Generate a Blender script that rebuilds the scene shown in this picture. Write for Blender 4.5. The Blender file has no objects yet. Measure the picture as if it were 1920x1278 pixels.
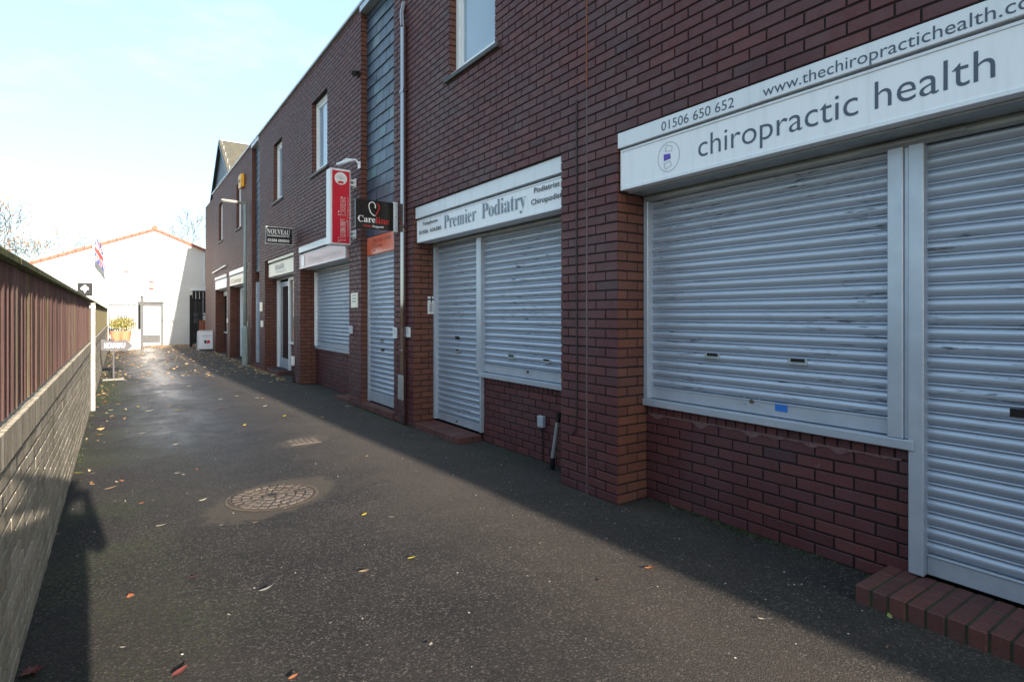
import bpy, math, random
from mathutils import Vector, Matrix
random.seed(7)
PI = math.pi
R = math.radians
sc = bpy.context.scene
# ------------------------------------------------------------------ camera
H = 1.46
YAW = R(34.68)
cam_d = bpy.data.cameras.new("view")
cam = bpy.data.objects.new("view", cam_d)
sc.collection.objects.link(cam)
cam.location = (0, 0, H)
cam.rotation_euler = (R(90), 0, -YAW)
cam_d.sensor_width = 36
cam_d.lens = 1068 / 1920 * 36
cam_d.shift_y = -49 / 1920
cam_d.clip_start = 0.02
cam_d.clip_end = 2000
sc.camera = cam
# ------------------------------------------------------------------ light
SUN_EL = R(14.0)
SUN_SIDE = 0.045                # how far the sun stands off the line of the lane
w = bpy.data.worlds.new('World')
sc.world = w
w.use_nodes = True
nt = w.node_tree
nt.nodes.clear()
wo = nt.nodes.new('ShaderNodeOutputWorld')
bg = nt.nodes.new('ShaderNodeBackground')
sky = nt.nodes.new('ShaderNodeTexSky')
sky.sky_type = 'NISHITA'
sky.sun_disc = False
sky.sun_elevation = SUN_EL
sky.sun_rotation = R(180) - SUN_SIDE
sky.air_density = 1.0
sky.dust_density = 1.2
sky.ozone_density = 1.5
# thin high cloud
tc = nt.nodes.new('ShaderNodeTexCoord')
mp = nt.nodes.new('ShaderNodeMapping')
mp.inputs['Scale'].default_value = (1.6, 1.6, 5.0)
mp.inputs['Location'].default_value = (.3, .1, .4)
nz = nt.nodes.new('ShaderNodeTexNoise')
nz.inputs['Scale'].default_value = 2.1
nz.inputs['Detail'].default_value = 7
nz.inputs['Roughness'].default_value = .6
rp = nt.nodes.new('ShaderNodeValToRGB')
rp.color_ramp.elements[0].position = .52
rp.color_ramp.elements[1].position = .85
rp.color_ramp.elements[1].color = (.55, .55, .55, 1)
mx = nt.nodes.new('ShaderNodeMix')
mx.data_type = 'RGBA'
mx.inputs['B'].default_value = (3.3, 3.45, 3.5, 1)
vl = nt.nodes.new('ShaderNodeMix'); vl.data_type = 'RGBA'      # thin even veil of high cloud
vl.inputs['Factor'].default_value = .55
vl.inputs['B'].default_value = (1.95, 2.72, 3.30, 1)
nt.links.new(sky.outputs[0], vl.inputs['A'])
nt.links.new(tc.outputs['Generated'], mp.inputs['Vector'])
nt.links.new(mp.outputs[0], nz.inputs['Vector'])
nt.links.new(nz.outputs['Fac'], rp.inputs[0])
nt.links.new(rp.outputs[0], mx.inputs['Factor'])
nt.links.new(vl.outputs['Result'], mx.inputs['A'])
nt.links.new(mx.outputs['Result'], bg.inputs['Color'])
nt.links.new(bg.outputs[0], wo.inputs['Surface'])
bg.inputs['Strength'].default_value = 0.13
sl = bpy.data.lights.new('sun', 'SUN')
sl.energy = 5.0
sl.angle = R(0.55)
sl.color = (1.0, .90, .78)
so = bpy.data.objects.new('sun', sl)
sc.collection.objects.link(so)
sdir = Vector((SUN_SIDE * math.cos(SUN_EL), -math.cos(SUN_EL), math.sin(SUN_EL))).normalized()
so.rotation_euler = (-sdir).to_track_quat('-Z', 'Y').to_euler()
so.location = (0, -20, 12)
vs = sc.view_settings
vs.view_transform = 'Standard'
vs.look = 'None'
vs.gamma = 1
vs.exposure = 1.64

# ------------------------------------------------------------------ measured positions (photo pixels -> metres)
S_, C_ = math.sin(YAW), math.cos(YAW)
def YX(x, D):                       # the y of picture column x on the plane X = D
    return D * (1068 / C_ ** 2 / (x - 221 + 0.0) - math.tan(YAW)) if True else 0
def ZX(x, y, D):
    return H + (590 - y) * D / (C_ * (x - 221))
def PY(x, y, Y):                    # point on the plane Y = const
    t = (x - 960) / 1068
    X = Y * (S_ + t * C_) / (C_ - t * S_)
    return X, H + (590 - y) * (X * S_ + Y * C_) / 1068
def G(x, y, z=0):                   # point on the ground
    d = 1068 * (H - z) / (y - 590)
    l = (x - 960) / 1068 * d
    return l * C_ + d * S_, d * C_ - l * S_

# ------------------------------------------------------------------ materials
def nodes(name):
    m = bpy.data.materials.new(name)
    m.use_nodes = True
    n = m.node_tree
    return m, n, n.nodes['Principled BSDF']
def N(n, t, **kw):
    o = n.nodes.new(t)
    for k, v in kw.items():
        if k in o.inputs: o.inputs[k].default_value = v
        else: setattr(o, k, v)
    return o
def L(n, a, b): n.links.new(a, b)
def ramp(n, src, stops):
    r = n.nodes.new('ShaderNodeValToRGB')
    e = r.color_ramp.elements
    while len(e) < len(stops): e.new(.5)
    for i, (p, c) in enumerate(stops):
        e[i].position = p
        e[i].color = (*c, 1) if len(c) == 3 else c
    L(n, src, r.inputs[0])
    return r.outputs[0]
def mixc(n, f, a, b, mode='MIX'):
    m = n.nodes.new('ShaderNodeMix'); m.data_type = 'RGBA'; m.blend_type = mode
    for s, v in (('Factor', f), ('A', a), ('B', b)):
        if isinstance(v, (int, float)): m.inputs[s].default_value = v
        elif isinstance(v, tuple): m.inputs[s].default_value = (*v, 1)
        else: L(n, v, m.inputs[s])
    return m.outputs['Result']
def coord(n, scale=(1, 1, 1), kind='Object'):
    t = n.nodes.new('ShaderNodeTexCoord'); m = n.nodes.new('ShaderNodeMapping')
    m.inputs['Scale'].default_value = scale
    L(n, t.outputs[kind], m.inputs[0])
    return m.outputs[0]
def noise(n, vec, scale, detail=4, rough=.55):
    z = N(n, 'ShaderNodeTexNoise', Scale=scale, Detail=detail, Roughness=rough)
    L(n, vec, z.inputs['Vector'])
    return z.outputs['Fac']
def math_(n, op, a, b=0.0, clamp=False):
    m = n.nodes.new('ShaderNodeMath'); m.operation = op; m.use_clamp = clamp
    for i, v in enumerate((a, b)):
        if isinstance(v, (int, float)): m.inputs[i].default_value = v
        else: L(n, v, m.inputs[i])
    return m.outputs[0]
def bump(n, p, h, strength=.3, dist=.01):
    b = N(n, 'ShaderNodeBump', Strength=strength, Distance=dist)
    L(n, h, b.inputs['Height']); L(n, b.outputs[0], p.inputs['Normal'])
    return b
def simple(name, c1, c2=None, rough=.6, scale=8, stretch=(1, 1, 1), bmp=0, metal=0, spec=.5, bscale=None, rvar=0):
    m, n, p = nodes(name)
    c2 = c2 or tuple(v * .8 for v in c1)
    v = coord(n, stretch)
    f = noise(n, v, scale, 6, .6)
    L(n, ramp(n, f, [(.32, c1), (.68, c2)]), p.inputs['Base Color'])
    p.inputs['Roughness'].default_value = rough
    if rvar:
        L(n, math_(n, 'ADD', rough - rvar / 2, math_(n, 'MULTIPLY', noise(n, v, scale * 1.7), rvar)), p.inputs['Roughness'])
    p.inputs['Metallic'].default_value = metal
    p.inputs['Specular IOR Level'].default_value = spec
    if bmp: bump(n, p, noise(n, v, bscale or scale * 4), bmp, .004)
    return m
def brick_mat(name, cols, rough=.55, lime=.5, spec=.5):
    m, n, p = nodes(name)
    a = n.nodes.new('ShaderNodeAttribute'); a.attribute_name = 'rnd'
    c = ramp(n, a.outputs['Fac'], cols)
    v = coord(n)
    g = noise(n, coord(n, (1, 1, 3)), 60, 5, .7)
    c = mixc(n, .55, c, ramp(n, g, [(.3, (.40, .38, .38)), (.7, (1.5, 1.45, 1.45))]), 'MULTIPLY')
    st = noise(n, v, 1.1, 6, .62)                      # broad weathering
    c = mixc(n, math_(n, 'MULTIPLY', ramp(n, st, [(.45, (0, 0, 0)), (.8, (1, 1, 1))]), .5), c, (.10, .085, .09))
    l = noise(n, v, 7, 8, .75)                         # lime bloom specks
    c = mixc(n, math_(n, 'MULTIPLY', ramp(n, l, [(.66, (0, 0, 0)), (.76, (1, 1, 1))]), lime), c, (.30, .24, .24))
    L(n, c, p.inputs['Base Color'])
    L(n, ramp(n, noise(n, v, 14), [(.3, (rough - .1,) * 3), (.7, (rough + .15,) * 3)]), p.inputs['Roughness'])
    p.inputs['Specular IOR Level'].default_value = spec
    bump(n, p, noise(n, coord(n, (1, 1, 2.5)), 170, 3, .7), .35, .002)
    return m
M = {}
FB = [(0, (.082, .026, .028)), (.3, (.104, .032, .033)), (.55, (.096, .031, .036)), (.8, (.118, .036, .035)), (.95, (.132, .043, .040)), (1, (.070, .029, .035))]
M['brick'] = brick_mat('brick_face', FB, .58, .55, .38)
M['brick_bounce'] = brick_mat('brick_return', [(0, (.135, .055, .038)), (.5, (.165, .066, .042)), (1, (.12, .048, .036))], .7, .6, .3)  # warmer copy of the face brick, bounced light put into its colour
M['mortar'] = simple('mortar', (.022, .015, .015), (.012, .008, .009), .9, 20, bmp=.4)
M['step'] = brick_mat('step_brick', [(0, (.10, .035, .030)), (.5, (.135, .046, .036)), (1, (.085, .034, .030))], .75, .6)
M['step_mortar'] = simple('step_mortar', (.03, .026, .02), (.04, .055, .018), .95, 9)
M['orange_brick'] = brick_mat('orange_brick', [(0, (.34, .10, .045)), (1, (.45, .15, .07))], .8, .2)
M['pale_brick'] = None
# terrace bricks beyond the modelled ones
def tex_brick(name, c1, c2, mc):
    m, n, p = nodes(name)
    t = n.nodes.new('ShaderNodeTexCoord'); s = n.nodes.new('ShaderNodeSeparateXYZ'); c = n.nodes.new('ShaderNodeCombineXYZ')
    L(n, t.outputs['Object'], s.inputs[0])
    L(n, math_(n, 'ADD', s.outputs[0], s.outputs[1]), c.inputs[0]); L(n, s.outputs[2], c.inputs[1])
    b = N(n, 'ShaderNodeTexBrick', Scale=1.0)
    b.inputs['Brick Width'].default_value = .225; b.inputs['Row Height'].default_value = .075
    b.inputs['Mortar Size'].default_value = .005
    b.inputs['Color1'].default_value = (*c1, 1); b.inputs['Color2'].default_value = (*c2, 1); b.inputs['Mortar'].default_value = (*mc, 1)
    L(n, c.outputs[0], b.inputs['Vector'])
    L(n, b.outputs['Color'], p.inputs['Base Color'])
    p.inputs['Roughness'].default_value = .75
    return m
M['brick_far'] = tex_brick('brick_far', (.11, .045, .04), (.14, .055, .047), (.04, .03, .03))

def shutter_mat(name='shutter_metal', c=(.50, .56, .65), scr=.85, mark=(.06, .06, .07)):
    m, n, p = nodes(name)
    v = coord(n, (1, 1.2, 16))
    f = noise(n, coord(n, (1, .5, 5)), 3.5, 6, .65)
    base = mixc(n, f, c, tuple(k * .78 for k in c))
    s = noise(n, v, 4.2, 8, .72)
    s2 = noise(n, coord(n, (1, 1, 1)), 1.3, 3, .5)
    k = math_(n, 'MULTIPLY', ramp(n, s, [(.575, (0, 0, 0)), (.62, (1, 1, 1))]), ramp(n, s2, [(.44, (0, 0, 0)), (.54, (1, 1, 1))]))
    base = mixc(n, math_(n, 'MULTIPLY', k, scr), base, mark)
    L(n, base, p.inputs['Base Color'])
    p.inputs['Metallic'].default_value = .4
    L(n, ramp(n, f, [(.3, (.36,) * 3), (.7, (.48,) * 3)]), p.inputs['Roughness'])
    bump(n, p, noise(n, coord(n, (1, .6, 1)), 5, 2), .05, .004)
    return m
M['shutter'] = shutter_mat()
M['door_grey'] = simple('door_grey', (.085, .085, .085), (.06, .06, .06), .7)
M['rail_grey'] = simple('rail_grey', (.10, .105, .11), (.08, .085, .09), .8)
M['matt_black'] = simple('matt_black', (.03, .03, .032), None, .9, spec=.2)
M['post_white'] = simple('peeling_white', (.40, .38, .33), (.22, .20, .16), .7, 20, bmp=.3)
M['sign_grey'] = simple('weathered_grey', (.10, .095, .10), (.07, .07, .075), .8)
M['rail'] = simple('rail_paint', (.50, .55, .62), (.42, .47, .53), .36, 6, metal=.3, rvar=.15)
M['white'] = None
def grubby(name, c):
    m, n, p = nodes(name)
    s1 = noise(n, coord(n, (9, 9, .8)), 1.6, 6, .7); s2 = noise(n, coord(n), 30, 6, .8)
    b = mixc(n, ramp(n, s1, [(.5, (0, 0, 0)), (.8, (.35, .35, .35))]), c, tuple(v * .55 for v in c))
    b = mixc(n, ramp(n, s2, [(.66, (0, 0, 0)), (.75, (.5, .5, .5))]), b, (.25, .24, .22))
    L(n, b, p.inputs['Base Color']); p.inputs['Roughness'].default_value = .33; return m
M['sign_white'] = grubby('sign_face_white', (.80, .815, .84))
M['white'] = grubby('white_sheet', (.72, .75, .78))
M['cream_sign'] = simple('cream_sign', (.74, .72, .60), (.68, .66, .55), .4, 2)
M['upvc'] = simple('upvc', (.82, .82, .82), (.78, .79, .79), .35, 1)
M['sign_ink'] = simple('slate_blue_ink', (.065, .085, .125), (.055, .075, .11), .4)
M['ink_blue'] = simple('grey_blue_ink', (.16, .23, .30), (.12, .18, .25), .4)
M['ink'] = simple('black_ink', (.02, .02, .022), None, .4)
M['purple'] = simple('purple_ink', (.10, .045, .42), None, .4)
M['black'] = simple('black_gloss', (.012, .012, .013), (.02, .02, .02), .25)
M['dark'] = simple('dark_void', (.015, .013, .012), None, .8)
M['red'] = simple('sign_red', (.62, .018, .045), (.54, .014, .035), .3, 2)
M['red_ink'] = simple('red_ink', (.62, .02, .02), None, .4)
M['pink'] = simple('faded_pink', (.72, .46, .44), (.66, .50, .52), .4, 2)
M['pale_pink'] = simple('pale_pink', (.80, .66, .65), None, .4)
M['orange'] = simple('sign_orange', (.78, .11, .03), (.80, .20, .12), .22, 1.5)
M['dark_orange'] = simple('dark_orange_ink', (.36, .03, .015), None, .4)
M['yellow'] = simple('amber_plastic', (.85, .42, .03), (.78, .38, .03), .4)
M['gold'] = simple('gold_ink', (.45, .36, .14), None, .5)
M['grey_ink'] = simple('grey_ink', (.40, .42, .42), None, .5)
M['pipe'] = simple('maroon_gloss', (.050, .020, .024), (.038, .016, .018), .13, 5, spec=1.0)
M['pipe'].node_tree.nodes['Principled BSDF'].inputs['Coat Weight'].default_value = 1.0
M['pipe'].node_tree.nodes['Principled BSDF'].inputs['Coat IOR'].default_value = 1.8
M['pipe'].node_tree.nodes['Principled BSDF'].inputs['Coat Roughness'].default_value = .08
M['steel'] = simple('galvanised', (.42, .45, .45), (.34, .37, .38), .45, 12, metal=.5)
M['lamp_paint'] = simple('lamp_post_paint', (.30, .36, .35), (.24, .30, .30), .5, 7)
M['sill'] = simple('sill_slate', (.045, .045, .048), (.08, .08, .075), .6, 9, bmp=.3)
M['brass'] = simple('tarnished_brass', (.11, .08, .03), (.05, .04, .02), .5, 30)
M['mat'] = simple('rubber_mat', (.02, .02, .02), None, .95)
M['cable'] = simple('cable_black', (.02, .02, .022), None, .6)
M['mastic'] = simple('mastic', (.15, .12, .12), (.09, .07, .07), .8, 5)
M['rust'] = simple('rust_streak', (.26, .075, .03), (.14, .05, .03), .8, 12)
M['blue_sticker'] = simple('blue_sticker', (.02, .15, .52), (.03, .18, .58), .5)
M['concrete'] = simple('concrete', (.30, .28, .25), (.2, .19, .17), .9, 14, bmp=.4)
M['white_wall'] = simple('white_render', (.68, .67, .64), (.60, .59, .57), .85, 1.2, bmp=.15, bscale=60)
M['clay'] = simple('clay_tile', (.42, .12, .07), (.30, .09, .06), .8, 10, bmp=.3)
M['terracotta'] = simple('terracotta', (.55, .20, .10), None, .8)
M['mossy_roof'] = simple('mossy_slate', (.065, .058, .050), (.095, .088, .055), .9, 5, bmp=.5)
M['bark'] = simple('bark', (.10, .085, .075), (.06, .05, .042), .9, 20, bmp=.4)
M['skin'] = simple('skin', (.5, .3, .22), None, .5)
M['coat'] = simple('dark_coat', (.03, .035, .05), (.02, .025, .035), .85, 30, bmp=.3)
M['hair'] = simple('brown_hair', (.04, .025, .018), None, .7)
M['flag_blue'] = simple('flag_blue', (.05, .07, .22), None, .8)
M['flag_red'] = simple('flag_red', (.42, .05, .05), None, .8)
M['flag_white'] = simple('flag_white', (.5, .5, .5), None, .8)

def glass_mat(name, c, rough=.06):
    m, n, p = nodes(name)
    L(n, ramp(n, noise(n, coord(n), 1.5, 2), [(.3, c), (.7, tuple(k * 1.25 for k in c))]), p.inputs['Base Color'])
    p.inputs['Roughness'].default_value = rough
    p.inputs['Specular IOR Level'].default_value = .9
    return m
M['glass'] = glass_mat('window_glass', (.30, .38, .46))
M['glass_dark'] = glass_mat('dark_glass', (.02, .025, .03))

def slate_mat(name='slate_hanging'):
    m, n, p = nodes(name)
    a = n.nodes.new('ShaderNodeAttribute'); a.attribute_name = 'rnd'
    c = ramp(n, a.outputs['Fac'], [(0, (.028, .045, .075)), (.35, (.045, .07, .11)), (.6, (.035, .06, .085)), (.85, (.065, .095, .14)), (.96, (.07, .14, .15)), (1, (.14, .18, .21))])
    g = noise(n, coord(n, (6, 6, 1)), 9, 6, .6)
    c = mixc(n, .5, c, ramp(n, g, [(.3, (.6, .6, .6)), (.7, (1.3, 1.3, 1.3))]), 'MULTIPLY')
    L(n, c, p.inputs['Base Color'])
    p.inputs['Roughness'].default_value = .38
    bump(n, p, noise(n, coord(n), 40), .3, .003)
    return m
M['slate'] = slate_mat()

def asphalt_mat():
    m, n, p = nodes('asphalt')
    v = coord(n)
    grit = noise(n, v, 170, 3, .8)
    vor = N(n, 'ShaderNodeTexVoronoi', Scale=125); L(n, v, vor.inputs['Vector'])
    stone = vor.outputs['Color']
    sep = n.nodes.new('ShaderNodeSeparateColor'); L(n, stone, sep.inputs[0])
    base = ramp(n, sep.outputs[0], [(0, (.004, .003, .003)), (.45, (.013, .0105, .010)), (.76, (.028, .023, .021)), (.92, (.062, .053, .047)), (1, (.13, .115, .10))])
    base = mixc(n, .6, base, ramp(n, grit, [(.35, (.35, .35, .35)), (.65, (1.4, 1.4, 1.4))]), 'MULTIPLY')
    big = noise(n, v, .55, 6, .6)
    base = mixc(n, .55, base, ramp(n, noise(n, v, 1.7, 9, .75), [(.32, (.35, .35, .36)), (.68, (1.8, 1.7, 1.62))]), 'MULTIPLY')
    base = mixc(n, math_(n, 'MULTIPLY', ramp(n, big, [(.42, (0, 0, 0)), (.62, (.8, .8, .8))]), ramp(n, grit, [(.4, (0, 0, 0)), (.6, (1, 1, 1))])), base, (.058, .045, .038))
    crk = N(n, 'ShaderNodeTexVoronoi', Scale=.55, feature='DISTANCE_TO_EDGE')
    wv = n.nodes.new('ShaderNodeVectorMath'); wv.operation = 'ADD'; nv3 = N(n, 'ShaderNodeTexNoise', Scale=3.0, Detail=6); L(n, v, nv3.inputs['Vector']); L(n, v, wv.inputs[0])
    nsc = n.nodes.new('ShaderNodeVectorMath'); nsc.operation = 'SCALE'; nsc.inputs['Scale'].default_value = .5; L(n, nv3.outputs['Color'], nsc.inputs[0]); L(n, nsc.outputs[0], wv.inputs[1]); L(n, wv.outputs[0], crk.inputs['Vector'])
    ck = math_(n, 'MULTIPLY', ramp(n, crk.outputs['Distance'], [(.0015, (1, 1, 1)), (.005, (0, 0, 0))]), ramp(n, noise(n, v, .7, 2), [(.5, (0, 0, 0)), (.56, (.8, .8, .8))]))
    base = mixc(n, ck, base, (.006, .006, .005))
    # position split, also places the warm sunlit strip painted below
    s = n.nodes.new('ShaderNodeSeparateXYZ'); L(n, n.nodes['Mapping'].outputs[0], s.inputs[0])
    # moss by the boundary wall and by the shopfronts
    mo = noise(n, v, 2.6, 7, .7)
    wob = math_(n, 'MULTIPLY', math_(n, 'SUBTRACT', mo, .5), 1.6)
    lx = math_(n, 'ADD', s.outputs[0], wob)
    left = ramp(n, lx, [(-.0, (0, 0, 0)), (.001, (1, 1, 1))])
    # left edge strength: 1 at X=-.3 fading by X=.5 ; right edge: 1 from 2.9 up
    le = math_(n, 'DIVIDE', math_(n, 'SUBTRACT', .75, lx), .9, True)
    re = math_(n, 'MULTIPLY', math_(n, 'DIVIDE', math_(n, 'SUBTRACT', lx, 2.55), 1.0, True), .55)
    edge = math_(n, 'MAXIMUM', le, re)
    spots = ramp(n, noise(n, v, 34, 4, .75), [(.44, (0, 0, 0)), (.66, (1, 1, 1))])
    patch = ramp(n, noise(n, v, .9, 4, .6), [(.42, (0, 0, 0)), (.62, (1, 1, 1))])
    mf = math_(n, 'MULTIPLY', math_(n, 'MULTIPLY', edge, spots), math_(n, 'MULTIPLY', patch, .85))
    sun_tint = math_(n, 'MULTIPLY', math_(n, 'SUBTRACT', 1.0, math_(n, 'DIVIDE', math_(n, 'ABSOLUTE', math_(n, 'SUBTRACT', lx, 2.3)), 1.0, True)), .38)
    base = mixc(n, math_(n, 'MULTIPLY', sun_tint, ramp(n, grit, [(.3, (.3, .3, .3)), (.6, (1, 1, 1))])), base, (.125, .092, .066))  # sunlit warmth beside the shadow edge, put into the tarmac colour
    for cx_, cy_, ra_, ex_ in ((1.03, 4.83, .39, 1.0), (1.77, 6.78, .24, .8)):
        dx_ = math_(n, 'SUBTRACT', s.outputs[0], cx_); dy_ = math_(n, 'SUBTRACT', s.outputs[1], cy_)
        al_ = math_(n, 'ADD', math_(n, 'MULTIPLY', dx_, .815), math_(n, 'MULTIPLY', dy_, .58)); ac_ = math_(n, 'SUBTRACT', math_(n, 'MULTIPLY', dy_, .815), math_(n, 'MULTIPLY', dx_, .58))
        rr_ = math_(n, 'SQRT', math_(n, 'ADD', math_(n, 'POWER', math_(n, 'MULTIPLY', al_, .62), 2.0), math_(n, 'POWER', ac_, 2.0)))
        ed_ = math_(n, 'ADD', rr_, math_(n, 'MULTIPLY', math_(n, 'SUBTRACT', noise(n, v, 9, 10, .85), .5), .42))
        k_ = math_(n, 'MULTIPLY', math_(n, 'DIVIDE', math_(n, 'SUBTRACT', ra_, ed_), .05, True), .62)
        base = mixc(n, k_, base, (.085, .066, .046))
    base = mixc(n, mf, base, (.055, .085, .016))
    L(n, base, p.inputs['Base Color'])
    # damp sheen down the middle of the lane, away from the camera
    yy = math_(n, 'DIVIDE', math_(n, 'SUBTRACT', s.outputs[1], 4.2), 4.0, True)
    xx = math_(n, 'SUBTRACT', 1.0, math_(n, 'DIVIDE', math_(n, 'ABSOLUTE', math_(n, 'SUBTRACT', lx, .85)), 1.5, True))
    damp = math_(n, 'MULTIPLY', math_(n, 'MULTIPLY', yy, xx), ramp(n, noise(n, coord(n, (1, .4, 1)), .9, 5), [(.30, (.45, .45, .45)), (.52, (1, 1, 1))]))
    rr = math_(n, 'SUBTRACT', .88, math_(n, 'MULTIPLY', damp, .56))
    L(n, rr, p.inputs['Roughness'])
    hh = math_(n, 'ADD', math_(n, 'MULTIPLY', vor.outputs['Distance'], -.8), math_(n, 'MULTIPLY', grit, .8))
    bump(n, p, hh, .38, .005)
    return m
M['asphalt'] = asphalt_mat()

def pale_brick_mat():
    m, n, p = nodes('pale_block')
    a = n.nodes.new('ShaderNodeAttribute'); a.attribute_name = 'rnd'
    c = ramp(n, a.outputs['Fac'], [(0, (.46, .39, .29)), (.5, (.62, .54, .41)), (.8, (.54, .47, .36)), (1, (.72, .63, .49))])
    st = noise(n, coord(n, (1, 9, 1)), 1.6, 7, .7)
    c = mixc(n, ramp(n, st, [(.46, (0, 0, 0)), (.70, (.6, .6, .6))]), c, (.16, .14, .10))
    g = noise(n, coord(n, (1, 1, .6)), 3.5, 7, .7)
    c = mixc(n, ramp(n, g, [(.5, (0, 0, 0)), (.7, (.6, .6, .6))]), c, (.10, .115, .045))
    c = mixc(n, .5, c, ramp(n, noise(n, coord(n), 70, 4, .7), [(.3, (.6, .6, .6)), (.7, (1.3, 1.3, 1.3))]), 'MULTIPLY')
    L(n, c, p.inputs['Base Color']); p.inputs['Roughness'].default_value = .9
    bump(n, p, noise(n, coord(n), 60, 5, .7), .6, .004)
    return m
M['pale_brick'] = pale_brick_mat()

def board_mat(name, cols, green):
    m, n, p = nodes(name)
    a = n.nodes.new('ShaderNodeAttribute'); a.attribute_name = 'rnd'
    c = ramp(n, a.outputs['Fac'], cols)
    g = noise(n, coord(n, (30, 30, 1)), 2.2, 8, .7)
    c = mixc(n, .8, c, ramp(n, g, [(.3, (.45, .42, .42)), (.52, (1, 1, 1)), (.72, (1.6, 1.55, 1.5))]), 'MULTIPLY')
    al = noise(n, coord(n, (3, 3, .12)), 3.1, 4, .6)
    c = mixc(n, ramp(n, al, [(.56, (0, 0, 0)), (.68, (green,) * 3)]), c, (.13, .125, .045))
    L(n, c, p.inputs['Base Color']); p.inputs['Roughness'].default_value = .82
    bump(n, p, noise(n, coord(n, (50, 50, 1.2)), 3, 6, .7), .6, .004)
    return m
M['board'] = board_mat('brown_board', [(0, (.19, .105, .090)), (.4, (.26, .15, .125)), (.7, (.22, .12, .105)), (.9, (.32, .21, .17)), (1, (.24, .20, .09))], .8)
M['board_olive'] = board_mat('olive_board', [(0, (.32, .28, .15)), (.6, (.38, .33, .18)), (1, (.28, .22, .12))], .6)
M['cap'] = simple('mossy_cap', (.17, .19, .035), (.06, .055, .04), .95, 13, bmp=.8)

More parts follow.
